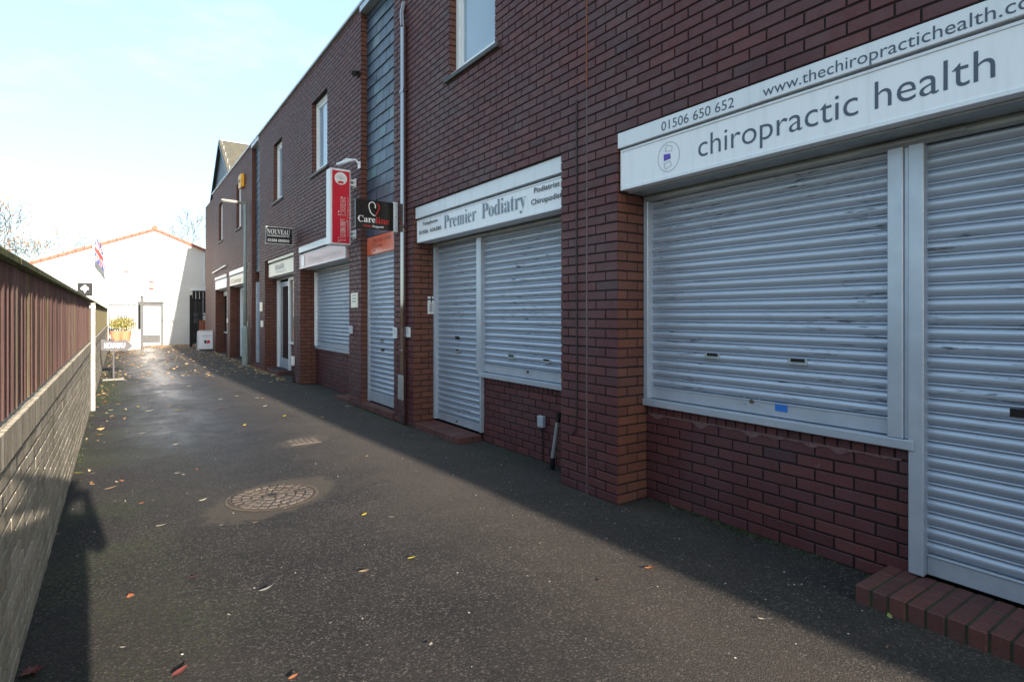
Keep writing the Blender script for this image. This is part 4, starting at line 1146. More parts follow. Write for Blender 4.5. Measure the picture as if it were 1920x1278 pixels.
# ------------------------------------------------------------------ white building at the end
BY = 32.2
wbld = thing('white_building', 'low white rendered building with a red tiled verge closing the lane', 'building', (1.45, BY, 0))
apx, apz, sl_ = 1.45, 5.58, .405
def rz(x): return apz - abs(x - apx) * sl_
xl, xr = -6.5, 9.4
m_ = MB()
front = [(xl, -.1), (xr, -.1), (xr, rz(xr)), (apx, apz), (xl, rz(xl))]
m_.quad([(x, BY, z) for x, z in front]); m_.quad([(x, BY + 14, z) for x, z in front][::-1])
for i in range(len(front)):
    a_, b_ = front[i], front[(i + 1) % len(front)]
    m_.quad([(a_[0], BY, a_[1]), (a_[0], BY + 14, a_[1]), (b_[0], BY + 14, b_[1]), (b_[0], BY, b_[1])])
m_.build('rendered_walls', M['white_wall'], wbld)
m_ = MB()
for s_, xe in ((-1, xl - .3), (1, xr + .3)):
    x = apx; 
    n_ = int(abs(xe - apx) / .3)
    for i in range(n_):
        xa_ = apx + s_ * i * .3; xb_ = apx + s_ * (i + 1) * .3 + s_ * .02
        za_ = rz(xa_) + .02; zb2 = rz(xb_) + .03
        P = [(xa_, BY - .12, za_), (xb_, BY - .12, zb2), (xb_, BY + 14.1, zb2), (xa_, BY + 14.1, za_)]
        m_.quad(P if s_ > 0 else P[::-1]); 
        Q = [(xa_, BY - .12, za_), (xb_, BY - .12, zb2), (xb_, BY - .12, zb2 - .12), (xa_, BY - .12, za_ - .12)]
        m_.quad(Q[::-1] if s_ > 0 else Q); m_.quad([(xa_, BY - .12, za_ - .12), (xb_, BY - .12, zb2 - .12), (xb_, BY, zb2 - .12), (xa_, BY, za_ - .12)])
m_.tube([(apx, BY - .14, apz + .04), (apx, BY + 14, apz + .04)], .11, 10)
m_.build('roof', M['clay'], wbld)
dx0, dx1 = PY(259, 590, BY)[0], PY(306, 590, BY)[0]
m_ = MB(); m_.box(dx0, dx0 + .10, BY - .05, BY - .001, 0, 2.02, bev=.01); m_.box(dx1 - .10, dx1, BY - .05, BY - .001, 0, 2.02, bev=.01); m_.box(dx0 + .1, dx1 - .1, BY - .05, BY - .001, 1.86, 2.02, bev=.01)
m_.box(dx0 - .04, dx1 + .04, BY - .09, BY - .001, 2.03, 2.09, bev=.01)
df = m_.build('door_frame', M['door_grey'], wbld)
m_ = MB(); m_.box(dx0 + .10, dx1 - .10, BY - .03, BY - .002, .06, 1.86, bev=.004); dd = m_.build('door', M['sign_white'], wbld)
m_ = MB(); m_.box(dx0 + .16, dx1 - .12, BY - .036, BY - .030, .12, .50); m_.build('kick_panel', M['door_grey'], dd)
m_ = MB(); m_.box(dx0 + .13, dx0 + .17, BY - .07, BY - .03, .85, 1.15, bev=.005); m_.build('handle', M['steel'], dd)
# barred window at the right
wx0, wx1 = PY(361, 590, BY)[0], 4.9
m_ = MB(); m_.box(wx0, wx1, BY - .02, BY - .001, .1, 2.65); bwn = m_.build('window', M['glass_dark'], wbld)
m_ = MB(); m_.box(wx0 - .1, wx1, BY - .06, BY - .001, 2.66, 2.76, bev=.008); m_.box(wx0 + .05, wx1, BY - .05, BY - .021, 1.05, 1.55); m_.build('lintel', M['white'], bwn)
m_ = MB()
for i in range(9): m_.box(wx0 + .12 + i * .16, wx0 + .15 + i * .16, BY - .075, BY - .052, 1.0, 2.6)
m_.build('bars', M['steel'], bwn)
m_ = MB(); m_.tube([(3.55, BY - .04, 3.0), (3.55, BY - .04, 4.55)], .035, 8); m_.build('vent_pipe', M['white'], wbld)
# things on the white wall
def wallbox(x, y, w_, h_, mat, label, cat, nm, d=.10, grp=None):
    X, Z = PY(x, y, BY)
    o = thing(nm, label, cat, (X, BY, Z), grp)
    m_ = MB(); m_.box(X - w_ / 2, X + w_ / 2, BY - d, BY - .002, Z - h_ / 2, Z + h_ / 2, bev=.015); m_.build('cover', M[mat], o)
    m_ = MB(); m_.box(X - w_ * .3, X + w_ * .3, BY - d - .004, BY - d, Z - h_ * .42, Z - h_ * .34); m_.build('vent', M['dark'], o)
    return o
wallbox(283.5, 525, .22, .24, 'red_ink', 'red alarm box on the white wall, upper of the pair over the door', 'alarm box', 'alarm_box')
wallbox(283.5, 537, .22, .26, 'red_ink', 'red alarm box on the white wall, lower of the pair over the door', 'alarm box', 'alarm_box')
wallbox(284, 552, .12, .12, 'steel', 'small round grey lamp on the white wall just above the door', 'wall light', 'wall_light')
wallbox(237, 508, .22, .08, 'red_ink', 'small red and black fitting alone on the white gable', 'wall fitting', 'wall_fitting')
wallbox(393, 514, .12, .09, 'black', 'tiny black camera on the white wall beside the brick corner', 'security camera', 'security_camera')
X0, Z0 = PY(159, 541.5, BY - .1)
em = thing('square_sign', 'black square sign with a white leaf emblem beside the flagpole', 'sign', (X0, BY - .05, Z0))
m_ = MB(); m_.box(X0 - .27, X0 + .27, BY - .08, BY - .04, Z0 - .30, Z0 + .27, bev=.004); m_.box(X0 - .03, X0 + .03, BY - .04, BY, Z0 - .1, Z0 + .1); m_.build('sign_panel', M['matt_black'], em)
m_ = MB(); yy_ = BY - .0815
for cx_, cz_, rr_ in ((0, .10, .07), (-.08, .02, .065), (.08, .02, .065), (0, -.03, .07)): disc(m_, Vector((X0 + cx_, yy_, Z0 + cz_)), ux, uy, rr_, 16)
m_.quad([(X0 - .015, yy_, Z0 - .17), (X0 + .015, yy_, Z0 - .17), (X0 + .015, yy_, Z0), (X0 - .015, yy_, Z0)])
for i_, q in enumerate(list(m_.v)): pass
m_.build('emblem', M['sign_white'], em)
# flagpole and flag
fx_, _z = PY(175.5, 590, 31.2)
fp = thing('flagpole', 'tall thin white flagpole in front of the white gable', 'flagpole', (fx_, 31.2, 0))
m_ = MB(); m_.tube([(fx_, 31.2, 0), (fx_, 31.2, 5.35)], [.045, .03], 10); m_.build('pole', M['upvc'], fp)
m_ = MB(); m_.tube([(fx_, 31.2, 5.35), (fx_, 31.2, 5.45)], [.05, .03], 10); m_.build('finial', M['steel'], fp)
def jack(u, v):                                # u 0..1 along, v 0..1 up; returns material index blue/white/red
    X_, Y_ = (u - .5) * 2, (v - .5)
    if abs(X_) < .10 or abs(Y_) < .10: return 2
    if abs(X_) < .17 or abs(Y_) < .17: return 1
    d = abs(abs(Y_) - abs(X_) * .5) * .894
    if d < .035: return 2
    if d < .10: return 1
    return 0
m_ = MB(); nu, nv = 40, 26
def fpt(i, j):
    u, v = i / nu, j / nv
    # hangs limp: fly end droops
    x = fx_ + .04 + .40 * u * (1 - .35 * (v)) ; z = 4.95 - (1 - v) * 1.05 - u * .62 * (1 - .25 * v); yv_ = 31.2 + .06 * math.sin(u * 14 + v * 3) * u
    return (x + .02 * math.sin(v * 9), yv_, z)
for i in range(nu):
    for j in range(nv): m_.quad([fpt(i, j), fpt(i + 1, j), fpt(i + 1, j + 1), fpt(i, j + 1)], 0, jack((i + .5) / nu, (j + .5) / nv))
fo = m_.build('flag', [M['flag_blue'], M['flag_white'], M['flag_red']], origin=(fx_ + .05, 31.2, 4.9)); tag(fo, 'red white and blue union flag hanging limp from the flagpole', 'flag')

# ------------------------------------------------------------------ gates, railings, low walls at the end
m_x, _z = PY(266, 590, 30.6)
gp = thing('gate_post', 'dark grey square gate post in front of the white door', 'gate post', (m_x, 30.6, 0))
m_ = MB(); m_.box(m_x - .06, m_x + .06, 30.54, 30.66, 0, 2.25, bev=.006); m_.build('post', M['door_grey'], gp)
m_ = MB(); m_.tube([(m_x, 30.6, 2.25), (m_x, 30.6, 2.33)], [.05, .03], 10); m_.build('finial', M['black'], gp)
# white painted palisade
x0_, x1_ = PY(205, 590, 29.6)[0], PY(259, 590, 29.6)[0]
pf = thing('white_railings', 'white painted steel railings left of the gate post', 'railings', ((x0_ + x1_) / 2, 29.6, 0))
n_ = 12
for i in range(n_ + 1):
    x = x0_ + (x1_ - x0_) * i / n_; m_ = MB(); m_.box(x - .018, x + .018, 29.585, 29.615, .05, 2.08, bev=.003); m_.build('bar', M['rail_grey'], pf)
m_ = MB(); m_.box(x0_, x1_, 29.616, 29.65, .35, .40); m_.box(x0_, x1_, 29.616, 29.65, 1.85, 1.90); m_.build('rail', M['rail_grey'], pf)
m_ = MB(); m_.box(x0_ + .0, x0_ + .2, 29.56, 29.58, 1.60, 1.72); m_.box(x0_ + .02, x0_ + .26, 29.56, 29.58, 1.2, 1.48); m_.build('small_notice', M['grey_ink'], pf)
# end posts and pale panel
px_ = PY(202, 590, 28.4)[0]
ep_ = thing('fence_post', 'thin grey metal post at the far end of the wooden fence', 'post', (px_, 28.4, 0))
m_ = MB(); m_.tube([(px_, 28.4, 0), (px_, 28.4, 2.15)], .035, 10); m_.build('shaft', M['steel'], ep_)
m_ = MB(); m_.box(px_ - .04, px_ + .04, 28.36, 28.44, 2.15, 2.17); m_.build('cap', M['steel'], ep_)
pp = thing('pale_fence_panel', 'pale cream fence panel with a scalloped top behind the wooden fence', 'fence panel', (-.9, 28.55, 0))
m_ = MB(); x = -2.2
while x < px_ - .06:
    m_.box(x, x + .095, 28.53, 28.55, .02, 2.10 + .03 * math.sin(x * 22), r=max(.001, rnd()), bev=.003); x += .1
m_.build('boards', simple('cream_board', (.52, .47, .36), (.44, .40, .31), .8, 6, (1, 1, .2)), pp)
m_ = MB(); m_.box(-2.2, px_ - .05, 28.555, 28.60, 1.7, 1.78); m_.box(-2.2, px_ - .05, 28.555, 28.60, .4, .48); m_.build('rails', M['concrete'], pp)
# black steel gate at the right, standing open
gx0 = PY(358, 590, 29.4)[0]
bg_ = thing('steel_gate', 'black steel gate standing open at the corner of the white building', 'gate', (gx0, 30, 0))
m_ = MB(); m_.box(gx0 - .05, gx0 + .05, 29.35, 29.45, 0, 2.35, bev=.004); m_.build('post', M['matt_black'], bg_)
gdx, gdy = .62, 2.2
def gpnt(t): return (gx0 + .06 + gdx * t, 29.45 + gdy * t)
for i in range(15):
    t = i / 14; x, y = gpnt(t); m_ = MB(); m_.box(x - .012, x + .012, y - .012, y + .012, .12, 2.2); m_.build('bar', M['matt_black'], bg_)
m_ = MB()
for z in (.14, 1.35, 2.15):
    a_, b_ = gpnt(0), gpnt(1); m_.tube([(a_[0], a_[1], z), (b_[0], b_[1], z)], .022, 6)
m_.build('rail', M['matt_black'], bg_)
ow = thing('low_brick_wall', 'low orange brick wall behind the black gate', 'wall', (4.0, 31.0, 0))
m_ = MB(); wa0, wa1 = PY(371, 590, 31.0)[0], 4.9
panel(m_, Vector((0, 31.0, 0)), Xv, Zv, -Yv, wa0, wa1, 0, 16); m_.build('brickwork', M['orange_brick'], ow)
m_ = MB(); m_.box(wa0, wa1, 31.008, 31.2, 0, 1.19); m_.build('core', M['concrete'], ow)
rl = thing('black_railings', 'short run of black railings on the orange brick wall', 'railings', (4.0, 31.1, 1.2))
for i in range(10):
    x = wa0 + .05 + i * .15; m_ = MB(); m_.box(x - .012, x + .012, 31.09, 31.114, 1.19, 2.3); m_.build('bar', M['matt_black'], rl)
m_ = MB(); m_.box(wa0, wa1, 31.08, 31.12, 1.42, 1.46); m_.box(wa0, wa1, 31.08, 31.12, 2.18, 2.22); m_.build('rail', M['matt_black'], rl)
# planters
def leafcloud(mb, c, rad, n, size, zs=1.0):
    for _ in range(n):
        d = Vector((random.gauss(0, 1), random.gauss(0, 1), random.gauss(0, 1))).normalized() * (rad * (.35 + .65 * rnd()))
        p = Vector(c) + Vector((d.x, d.y, d.z * zs)); a = Vector((random.gauss(0, 1), random.gauss(0, 1), random.gauss(0, 1))).normalized(); b_ = a.cross(Vector((rnd(), rnd(), rnd()))).normalized(); s_ = size * (.6 + rnd() * .8)
        mb.quad([p - a * s_, p + b_ * s_ * .4, p + a * s_, p - b_ * s_ * .4], max(.001, rnd()))
def leaf_mat(name, cols):
    m, n, p = nodes(name); a = n.nodes.new('ShaderNodeAttribute'); a.attribute_name = 'rnd'
    L(n, ramp(n, a.outputs['Fac'], cols), p.inputs['Base Color']); p.inputs['Roughness'].default_value = .6
    return m
M['shrub'] = leaf_mat('shrub_leaves', [(0, (.10, .13, .03)), (.5, (.26, .24, .06)), (.8, (.42, .33, .10)), (1, (.30, .16, .06))])
for x, lab in ((218, 'terracotta pot with a yellowing shrub, nearer the end of the wooden fence'), (235, 'terracotta pot with a yellowing shrub, nearer the gate post')):
    X_ = PY(x, 590, 28.2)[0]
    o = thing('plant_pot', lab, 'plant pot', (X_, 28.2, 0), 'plant pots by the white railings')
    m_ = MB(); m_.box(X_ - .2, X_ + .2, 28.02, 28.38, .0, .38, bev=.01); m_.build('stand', M['concrete'], o)
    m_ = MB(); m_.tube([(X_, 28.2, .385), (X_, 28.2, .72), (X_, 28.2, .80)], [.15, .21, .22], 16); m_.build('pot', M['terracotta'], o)
    m_ = MB(); leafcloud(m_, (X_ + .05, 28.2, 1.10), .34, 420, .045, .8); m_.build('foliage', M['shrub'], o)
    m_ = MB()
    for i in range(7):
        a_ = i * .9; m_.tube([(X_, 28.2, .78), (X_ + .2 * math.cos(a_), 28.2 + .2 * math.sin(a_), 1.25)], .008, 5)
    m_.build('stems', M['bark'], o)
X_ = PY(247, 590, 28.6)[0]
o = thing('planter_box', 'pale upright wooden planter box beside the dark gate post', 'planter', (X_, 28.6, 0))
m_ = MB()
for i in range(5): m_.box(X_ - .26 + i * .115, X_ - .26 + i * .115 + .105, 28.55, 28.575, .01, .85, bev=.004)
m_.build('slats', simple('pale_slat', (.58, .54, .46), (.50, .46, .39), .8), o)
m_ = MB(); m_.box(X_ - .25, X_ + .30, 28.58, 28.9, .01, .80); m_.build('box', M['concrete'], o)
# ------------------------------------------------------------------ bare trees
def tree(loc, h, spread, label, seed, tint=0, trunk_r=.16, lean=0.0, levels=5):
    rs = random.Random(seed)
    o = thing('bare_tree', label, 'tree', loc)
    tr, tw, ends = MB(), MB(), []
    def grow(p, d, ln, r, lv):
        pts = [p]; q = p; dd = d
        for i in range(3):
            dd = (dd + Vector((rs.gauss(0, .16), rs.gauss(0, .16), rs.gauss(.03, .1)))).normalized(); q = q + dd * ln / 3; pts.append(q)
        rr = [r * (1 - .14 * i) for i in range(4)]
        rr = [max(v, .011) for v in rr]; (tr if lv < 2 else tw).tube(pts, rr, 7 if lv < 2 else (5 if lv < 3 else 3), cap=False)
        if lv >= levels: ends.append(q); return
        for k in range(rs.choice((2, 3, 3)) if lv else 4):
            a = rs.uniform(0, 2 * PI); t = rs.uniform(.35, .85) * spread
            sd = dd.cross(Vector((math.cos(a), math.sin(a), .3))).normalized()
            base = pts[rs.choice((2, 3, 3))]
            grow(base, (dd + sd * t + Vector((lean, 0, .08))).normalized(), ln * rs.uniform(.62, .82), rr[3] * rs.uniform(.55, .72), lv + 1)
    grow(Vector(loc), Vector((0, 0, 1)), h * .32, trunk_r, 0)
    tr.build('trunk', M['bark'], o); tw.build('twigs', M['bark'], o)
    if tint:
        m_ = MB()
        for e in ends:
            for _ in range(tint):
                p = e + Vector((rs.gauss(0, .25), rs.gauss(0, .25), rs.gauss(0, .22))); a = Vector((rs.gauss(0, 1), rs.gauss(0, 1), rs.gauss(0, 1))).normalized(); b_ = a.cross(Vector((rs.random(), rs.random(), 1))).normalized(); s_ = .07
                m_.quad([p - a * s_, p + b_ * s_ * .6, p + a * s_, p - b_ * s_ * .6], rs.random() + .001)
        m_.build('leaves', M['autumn'], o)
    return o
M['autumn'] = leaf_mat('autumn_leaves', [(0, (.30, .13, .05)), (.5, (.42, .22, .08)), (1, (.22, .14, .07))])
def at(x, Y): return (PY(x, 590, Y)[0], Y, -.05)
tree(at(20, 42), 7.3, 1.1, 'sparse tree with some orange leaves above the near fence cap', 3, 3, .14)
tree(at(-30, 38), 8.0, 1.1, 'pale bare tree at the very left edge of the picture', 8, 2, .16)
tree(at(98, 50), 7.2, 1.2, 'bare spreading tree directly behind the left roof slope', 12, 1, .15)
tree(at(132, 56), 6.6, 1.1, 'small bare tree nearest the flagpole', 31, 0, .12)
tree(at(392, 46), 9.6, .9, 'tall pale bare tree at the corner of the brick terrace', 5, 0, .18)
tree(at(372, 52), 8.0, .9, 'slender bare tree above the right roof slope', 41, 0, .13)
# ------------------------------------------------------------------ manholes
def manhole():
    X_, Y_ = G(512, 931)
    o = thing('manhole_cover', 'round manhole cover with cobbled pattern set in a ragged cement patch', 'manhole cover', (X_, Y_, 0))
    m_ = MB(); n_ = 60; ctr = (X_, Y_, .0075)
    ptsr = []
    for i in range(n_):
        a_ = 2 * PI * i / n_; r_ = .345 + .008 * rnd()
        ptsr.append((X_ + r_ * math.cos(a_), Y_ + r_ * math.sin(a_), .0055))
    m_.quad(ptsr); m_.build('cement_collar', M['cement'], o)
    m_ = MB(); rings = [(.03, .095, 6), (.10, .165, 14), (.17, .235, 20), (.24, .305, 26)]
    for r0, r1, k in rings:
        off = rnd()
        for i in range(k):
            a0 = 2 * PI * (i + off) / k; a1 = 2 * PI * (i + off + 1) / k; g_ = .006
            def pt(r, a): return (X_ + r * math.cos(a), Y_ + r * math.sin(a))
            ga0, ga1 = a0 + g_ / r1, a1 - g_ / r1; zt_ = .013 + rnd() * .004; j_ = (rnd() - .5) * .006
            q = [pt(r0 + .004 + j_, ga0), pt(r1 - .003 + j_, ga0), pt(r1 - .003, ga1), pt(r0 + .004, ga1)]
            cx_ = sum(p[0] for p in q) / 4; cy_ = sum(p[1] for p in q) / 4
            top = [(cx_ + (p[0] - cx_) * .82, cy_ + (p[1] - cy_) * .82, zt_) for p in q]; low = [(p[0], p[1], .0065) for p in q]
            r_ = max(.001, rnd()); m_.quad(top, r_)
            for e in range(4): m_.quad([low[e], low[(e + 1) % 4], top[(e + 1) % 4], top[e]], r_)
    m_.build('cobbled_lid', M['cobble'], o)
    m_ = MB(); ring(m_, Vector((X_, Y_, .0095)), Xv, Yv, .312, .325, 60); m_.build('rim', M['rustrim'], o)
    m_ = MB(); m_.box(X_ - .035, X_ + .03, Y_ - .02, Y_ + .03, .0135, .0185); m_.build('lifting_eye', M['dark'], o)
    X_, Y_ = G(568, 827.5)
    o = thing('drain_cover', 'small worn drain cover farther along the lane beyond the round manhole', 'drain cover', (X_, Y_, 0))
    m_ = MB(); m_.box(X_ - .17, X_ + .165, Y_ - .15, Y_ + .15, -.02, .006); m_.build('cement_collar', M['cement'], o)
    m_ = MB()
    for i in range(5):
        for j in range(5):
            m_.box(X_ - .15 + i * .06, X_ - .15 + i * .06 + .048, Y_ - .13 + j * .052, Y_ - .13 + j * .052 + .04, .006, .012, r=max(.001, rnd()), bev=.002)
    m_.build('lid', M['cobble'], o)
M['cement'] = simple('cement', (.13, .105, .075), (.075, .06, .045), .95, 16, bmp=.6)
M['cobble'] = brick_mat('cobble', [(0, (.055, .043, .035)), (.5, (.095, .078, .060)), (1, (.07, .052, .043))], .8, .5)
M['rustrim'] = simple('rust_rim', (.07, .04, .03), None, .8)
manhole()
# ------------------------------------------------------------------ fallen leaves
LC = {'orange': (.34, .12, .045), 'yellow': (.50, .38, .03), 'pale': (.50, .45, .33), 'tan': (.34, .22, .12), 'green': (.30, .36, .10), 'red': (.20, .045, .035), 'purple': (.17, .045, .06), 'grey': (.25, .24, .21), 'brown': (.14, .07, .04)}
for k, c in list(LC.items()):
    M['leaf_' + k] = simple('leaf_' + k, c, tuple(v * .7 for v in c), .7, 60)
def leaf_mesh(kind, seed):
    rs = random.Random(seed); vs_ = []; fs = []
    if kind == 'maple':
        tips = []
        for i in range(22):
            a = 2 * PI * i / 22 + PI / 2; r = (1.0, .55, .78, .5)[i % 4] * (1 - .25 * abs(math.sin(a / 2 - PI / 4)))
            tips.append((r * math.cos(a), r * math.sin(a), .16 * rs.random() + .10 * r * r))
        vs_ = [(0, 0, .03)] + tips; fs = [(0, i + 1, (i + 1) % 22 + 1) for i in range(22)]
    else:
        n_ = 9; asp = .42 if kind == 'ovate' else .22; cu = rs.uniform(.15, .45); tw_ = rs.uniform(-.5, .5)
        for i in range(n_):
            t = i / (n_ - 1); wd = asp * math.sin(PI * t) ** .75 * (1.15 - .35 * t) + .01
            z = cu * (2 * t - 1) ** 2 * .5
            vs_ += [(2 * t - 1, -wd, z + .16 * wd + tw_ * wd * (t - .5)), (2 * t - 1, 0, z * .9), (2 * t - 1, wd, z + .2 * wd - tw_ * wd * (t - .5))]
        for i in range(n_ - 1):
            a = i * 3; fs += [(a, a + 3, a + 4, a + 1), (a + 1, a + 4, a + 5, a + 2)]
        b = len(vs_); vs_ += [(1, -.015, cu * .5), (1.55, -.01, cu * .5 + .1), (1.55, .01, cu * .5 + .1), (1, .015, cu * .5)]; fs.append((b, b + 1, b + 2, b + 3))
    me = bpy.data.meshes.new('fallen_leaf'); me.from_pydata(vs_, [], fs); me.update()
    return me
LM = {(k, i): leaf_mesh(k, i * 7 + len(k)) for k in ('ovate', 'narrow', 'maple') for i in range(3)}
lmc = {}
def leaf(x, y, size, col, kind, label, grp=None, rz_=None):
    X_, Y_ = G(x, y); k = (kind, random.randrange(3), col)
    if k not in lmc:
        me = LM[k[0], k[1]].copy(); me.materials.append(M['leaf_' + col]); lmc[k] = me
    o = bpy.data.objects.new('fallen_leaf', lmc[k]); sc.collection.objects.link(o)
    o.location = (X_, Y_, .009 + .0022 * 0); o.scale = (size / 2,) * 3; o.rotation_euler = (rnd() * .3 - .15, rnd() * .3 - .15, rz_ if rz_ is not None else rnd() * 6.28)
    tag(o, label, 'leaf', grp)
    return o
NAMED = [
 (1220, 1067, .075, 'orange', 'ovate', 'bright orange leaf at the shadow edge before the near brick wall', 2.6),
 (1432, 1163, .05, 'pale', 'narrow', 'pale cream leaf below right of the bright orange leaf', 5.4),
 (1668, 1158, .05, 'green', 'ovate', 'curled green leaf against the nearest brick step', .6),
 (1664, 1216, .03, 'orange', 'narrow', 'small orange leaf in the shade below the nearest brick step', .3),
 (1131, 1091, .035, 'brown', 'ovate', 'small brown leaf left of the bright orange leaf', 1),
 (772, 1048, .06, 'yellow', 'ovate', 'yellow green leaf with a stem in the open centre foreground', .2),
 (683, 1073, .06, 'tan', 'ovate', 'oval tan leaf left of the yellow green leaf', 2.9),
 (735, 971, .05, 'pale', 'narrow', 'curled whitish leaf right of the round manhole', 2.3),
 (683, 966, .05, 'yellow', 'ovate', 'small lime yellow leaf just right of the round manhole', .4),
 (479, 981, .045, 'tan', 'ovate', 'tan leaf just below the round manhole', 3.0),
 (512, 936, .05, 'yellow', 'ovate', 'little yellow leaf lying on the round manhole', 1.0),
 (498, 1107, .075, 'grey', 'narrow', 'curved grey leaf in the lower centre foreground', .3),
 (365, 1083, .07, 'purple', 'maple', 'dark purple leaf right of the photographer shadow', 1.2),
 (245, 1120, .06, 'orange', 'maple', 'orange lobed leaf beside the lower shadow edge', .3),
 (337, 1262, .07, 'red', 'ovate', 'red leaf at the bottom edge right of the shadow', .6),
 (58, 1264, .12, 'red', 'maple', 'large dark red lobed leaf in the bottom left corner', .2),
 (550, 1272, .04, 'orange', 'ovate', 'small orange leaf cut by the bottom edge', .2),
 (808, 1211, .035, 'pale', 'ovate', 'small cupped pale leaf at the bottom centre', .9),
 (148, 888, .09, 'yellow', 'ovate', 'large yellow leaf at the foot of the pale wall', .3),
 (173, 889, .08, 'pale', 'narrow', 'pale narrow leaf beside the large yellow leaf', .9),
 (208, 916, .09, 'tan', 'narrow', 'long tan leaf above the shadow of the head', .2),
 (228, 903, .055, 'orange', 'maple', 'orange curled leaf above the long tan leaf', .2),
 (265, 945, .05, 'orange', 'ovate', 'orange brown leaf right of the shadow of the head', .8),
 (302, 987, .07, 'pale', 'ovate', 'pale yellowish leaf right of the shadow of the shoulder', .3),
 (335, 770, .13, 'yellow', 'ovate', 'big yellow leaf lying alone on the damp tarmac', .2),
 (280, 771, .12, 'pale', 'narrow', 'pale leaf left of the big yellow leaf on the damp tarmac', .2),
 (380, 939, .07, 'pale', 'narrow', 'pale leaf with a stem left of the round manhole', .5),
 (369, 881, .04, 'orange', 'ovate', 'small orange leaf above left of the round manhole', .5),
 (330, 834, .07, 'pale', 'narrow', 'pale narrow leaf on the damp tarmac above the round manhole', .1),
 (107, 1003, .04, 'tan', 'ovate', 'tiny tan leaf at the wall foot inside the shadow', .1),
 (950, 860, .035, 'green', 'ovate', 'small green leaf in the shade before the low brick step', .4),
 (688, 856, .04, 'tan', 'ovate', 'small tan leaf right of the small drain cover', .4),
]
for x, y, s_, c, k, lab, rz_ in NAMED: leaf(x, y, s_, c, k, lab, None, rz_)
MORE = [(235, 941, .04, 'pale'), (345, 891, .04, 'pale'), (332, 888, .05, 'pale'), (430, 1155, .025, 'pale'), (620, 1170, .02, 'pale'), (415, 986, .03, 'pale'), (1012, 1020, .02, 'pale'), (990, 1082, .02, 'pale'), (780, 885, .02, 'pale'), (145, 1045, .02, 'pale'), (230, 1216, .025, 'pale')]
for x, y, s_, c in MORE: leaf(x, y, s_, c, 'narrow', 'tiny pale leaf scrap on the near tarmac', 'tiny pale leaf scraps on the near tarmac')
rs = random.Random(21); GR = {'tan': 'small tan leaf among the scatter on the farther tarmac', 'orange': 'small orange leaf among the scatter on the farther tarmac', 'pale': 'small pale leaf among the scatter on the farther tarmac', 'yellow': 'small yellow leaf among the scatter on the farther tarmac'}
for i in range(120):
    Yq = rs.uniform(7.5, 27); Xq = rs.uniform(-.25, 3.0)
    if rs.random() < .4: Xq = rs.choice((rs.uniform(-.3, .5), rs.uniform(2.2, 3.05)))
    d_ = Xq * S_ + Yq * C_; px_i = 960 + 1068 * (Xq * C_ - Yq * S_) / d_; py_i = 590 + 1068 * H / d_
    c = rs.choice(('tan', 'orange', 'pale', 'pale', 'yellow', 'tan'))
    leaf(px_i, py_i, rs.uniform(.06, .11), c, rs.choice(('ovate', 'narrow', 'ovate')), GR[c], 'small ' + c + ' leaves scattered on the farther tarmac')
# leaf litter drift along the end and at the shop walls
m_ = MB(); rs = random.Random(5)
def flake(X_, Y_, s_):
    a = rs.random() * 6.28; b_ = a + PI / 2; h_ = .006 + rs.random() * .03
    m_.quad([(X_ + s_ * math.cos(a), Y_ + s_ * math.sin(a), h_), (X_ + s_ * .5 * math.cos(b_), Y_ + s_ * .5 * math.sin(b_), h_ * .4 + .004), (X_ - s_ * math.cos(a), Y_ - s_ * math.sin(a), h_ * .8), (X_ - s_ * .5 * math.cos(b_), Y_ - s_ * .5 * math.sin(b_), .005)], rs.random() + .001)
for i in range(1500):
    flake(rs.uniform(-.3, 5), 32.1 - abs(rs.gauss(0, 1.6)), rs.uniform(.03, .07))
for i in range(420): flake(rs.uniform(-.2, 2.9), rs.uniform(15, 31), rs.uniform(.03, .06))
for i in range(260): flake(3.12 - abs(rs.gauss(0, .16)), rs.uniform(13, 25), rs.uniform(.03, .06))
for i in range(90): flake(-.32 + abs(rs.gauss(0, .18)), rs.uniform(6, 26), rs.uniform(.02, .05))
M['litter'] = leaf_mat('leaf_litter', [(0, (.30, .16, .06)), (.4, (.45, .27, .10)), (.7, (.5, .38, .22)), (1, (.25, .12, .06))])
tag(m_.build('leaf_litter', M['litter'], origin=(1.5, 25, 0)), 'drift of small dead leaves across the far tarmac', None, None, 'stuff')
# pale grit
m_ = MB()
for i in range(520):
    Yq = rs.uniform(1.2, 14); Xq = rs.uniform(-.3, 3.13) if rs.random() < .6 else 3.13 - abs(rs.gauss(0, .35)); s_ = rs.uniform(.002, .0055)
    a = rs.random() * 6.28
    m_.quad([(Xq + s_ * math.cos(a + k * 1.57) * (1 if k % 2 else 1.5), Yq + s_ * math.sin(a + k * 1.57) * (1 if k % 2 else 1.5), .009 + .002 * k % .003) for k in range(4)], rs.random() + .001)
M['grit'] = leaf_mat('grit', [(0, (.35, .33, .28)), (1, (.6, .58, .52))])
tag(m_.build('grit', M['grit'], origin=(1.5, 6, 0)), 'fine pale grit scattered over the tarmac', None, None, 'stuff')
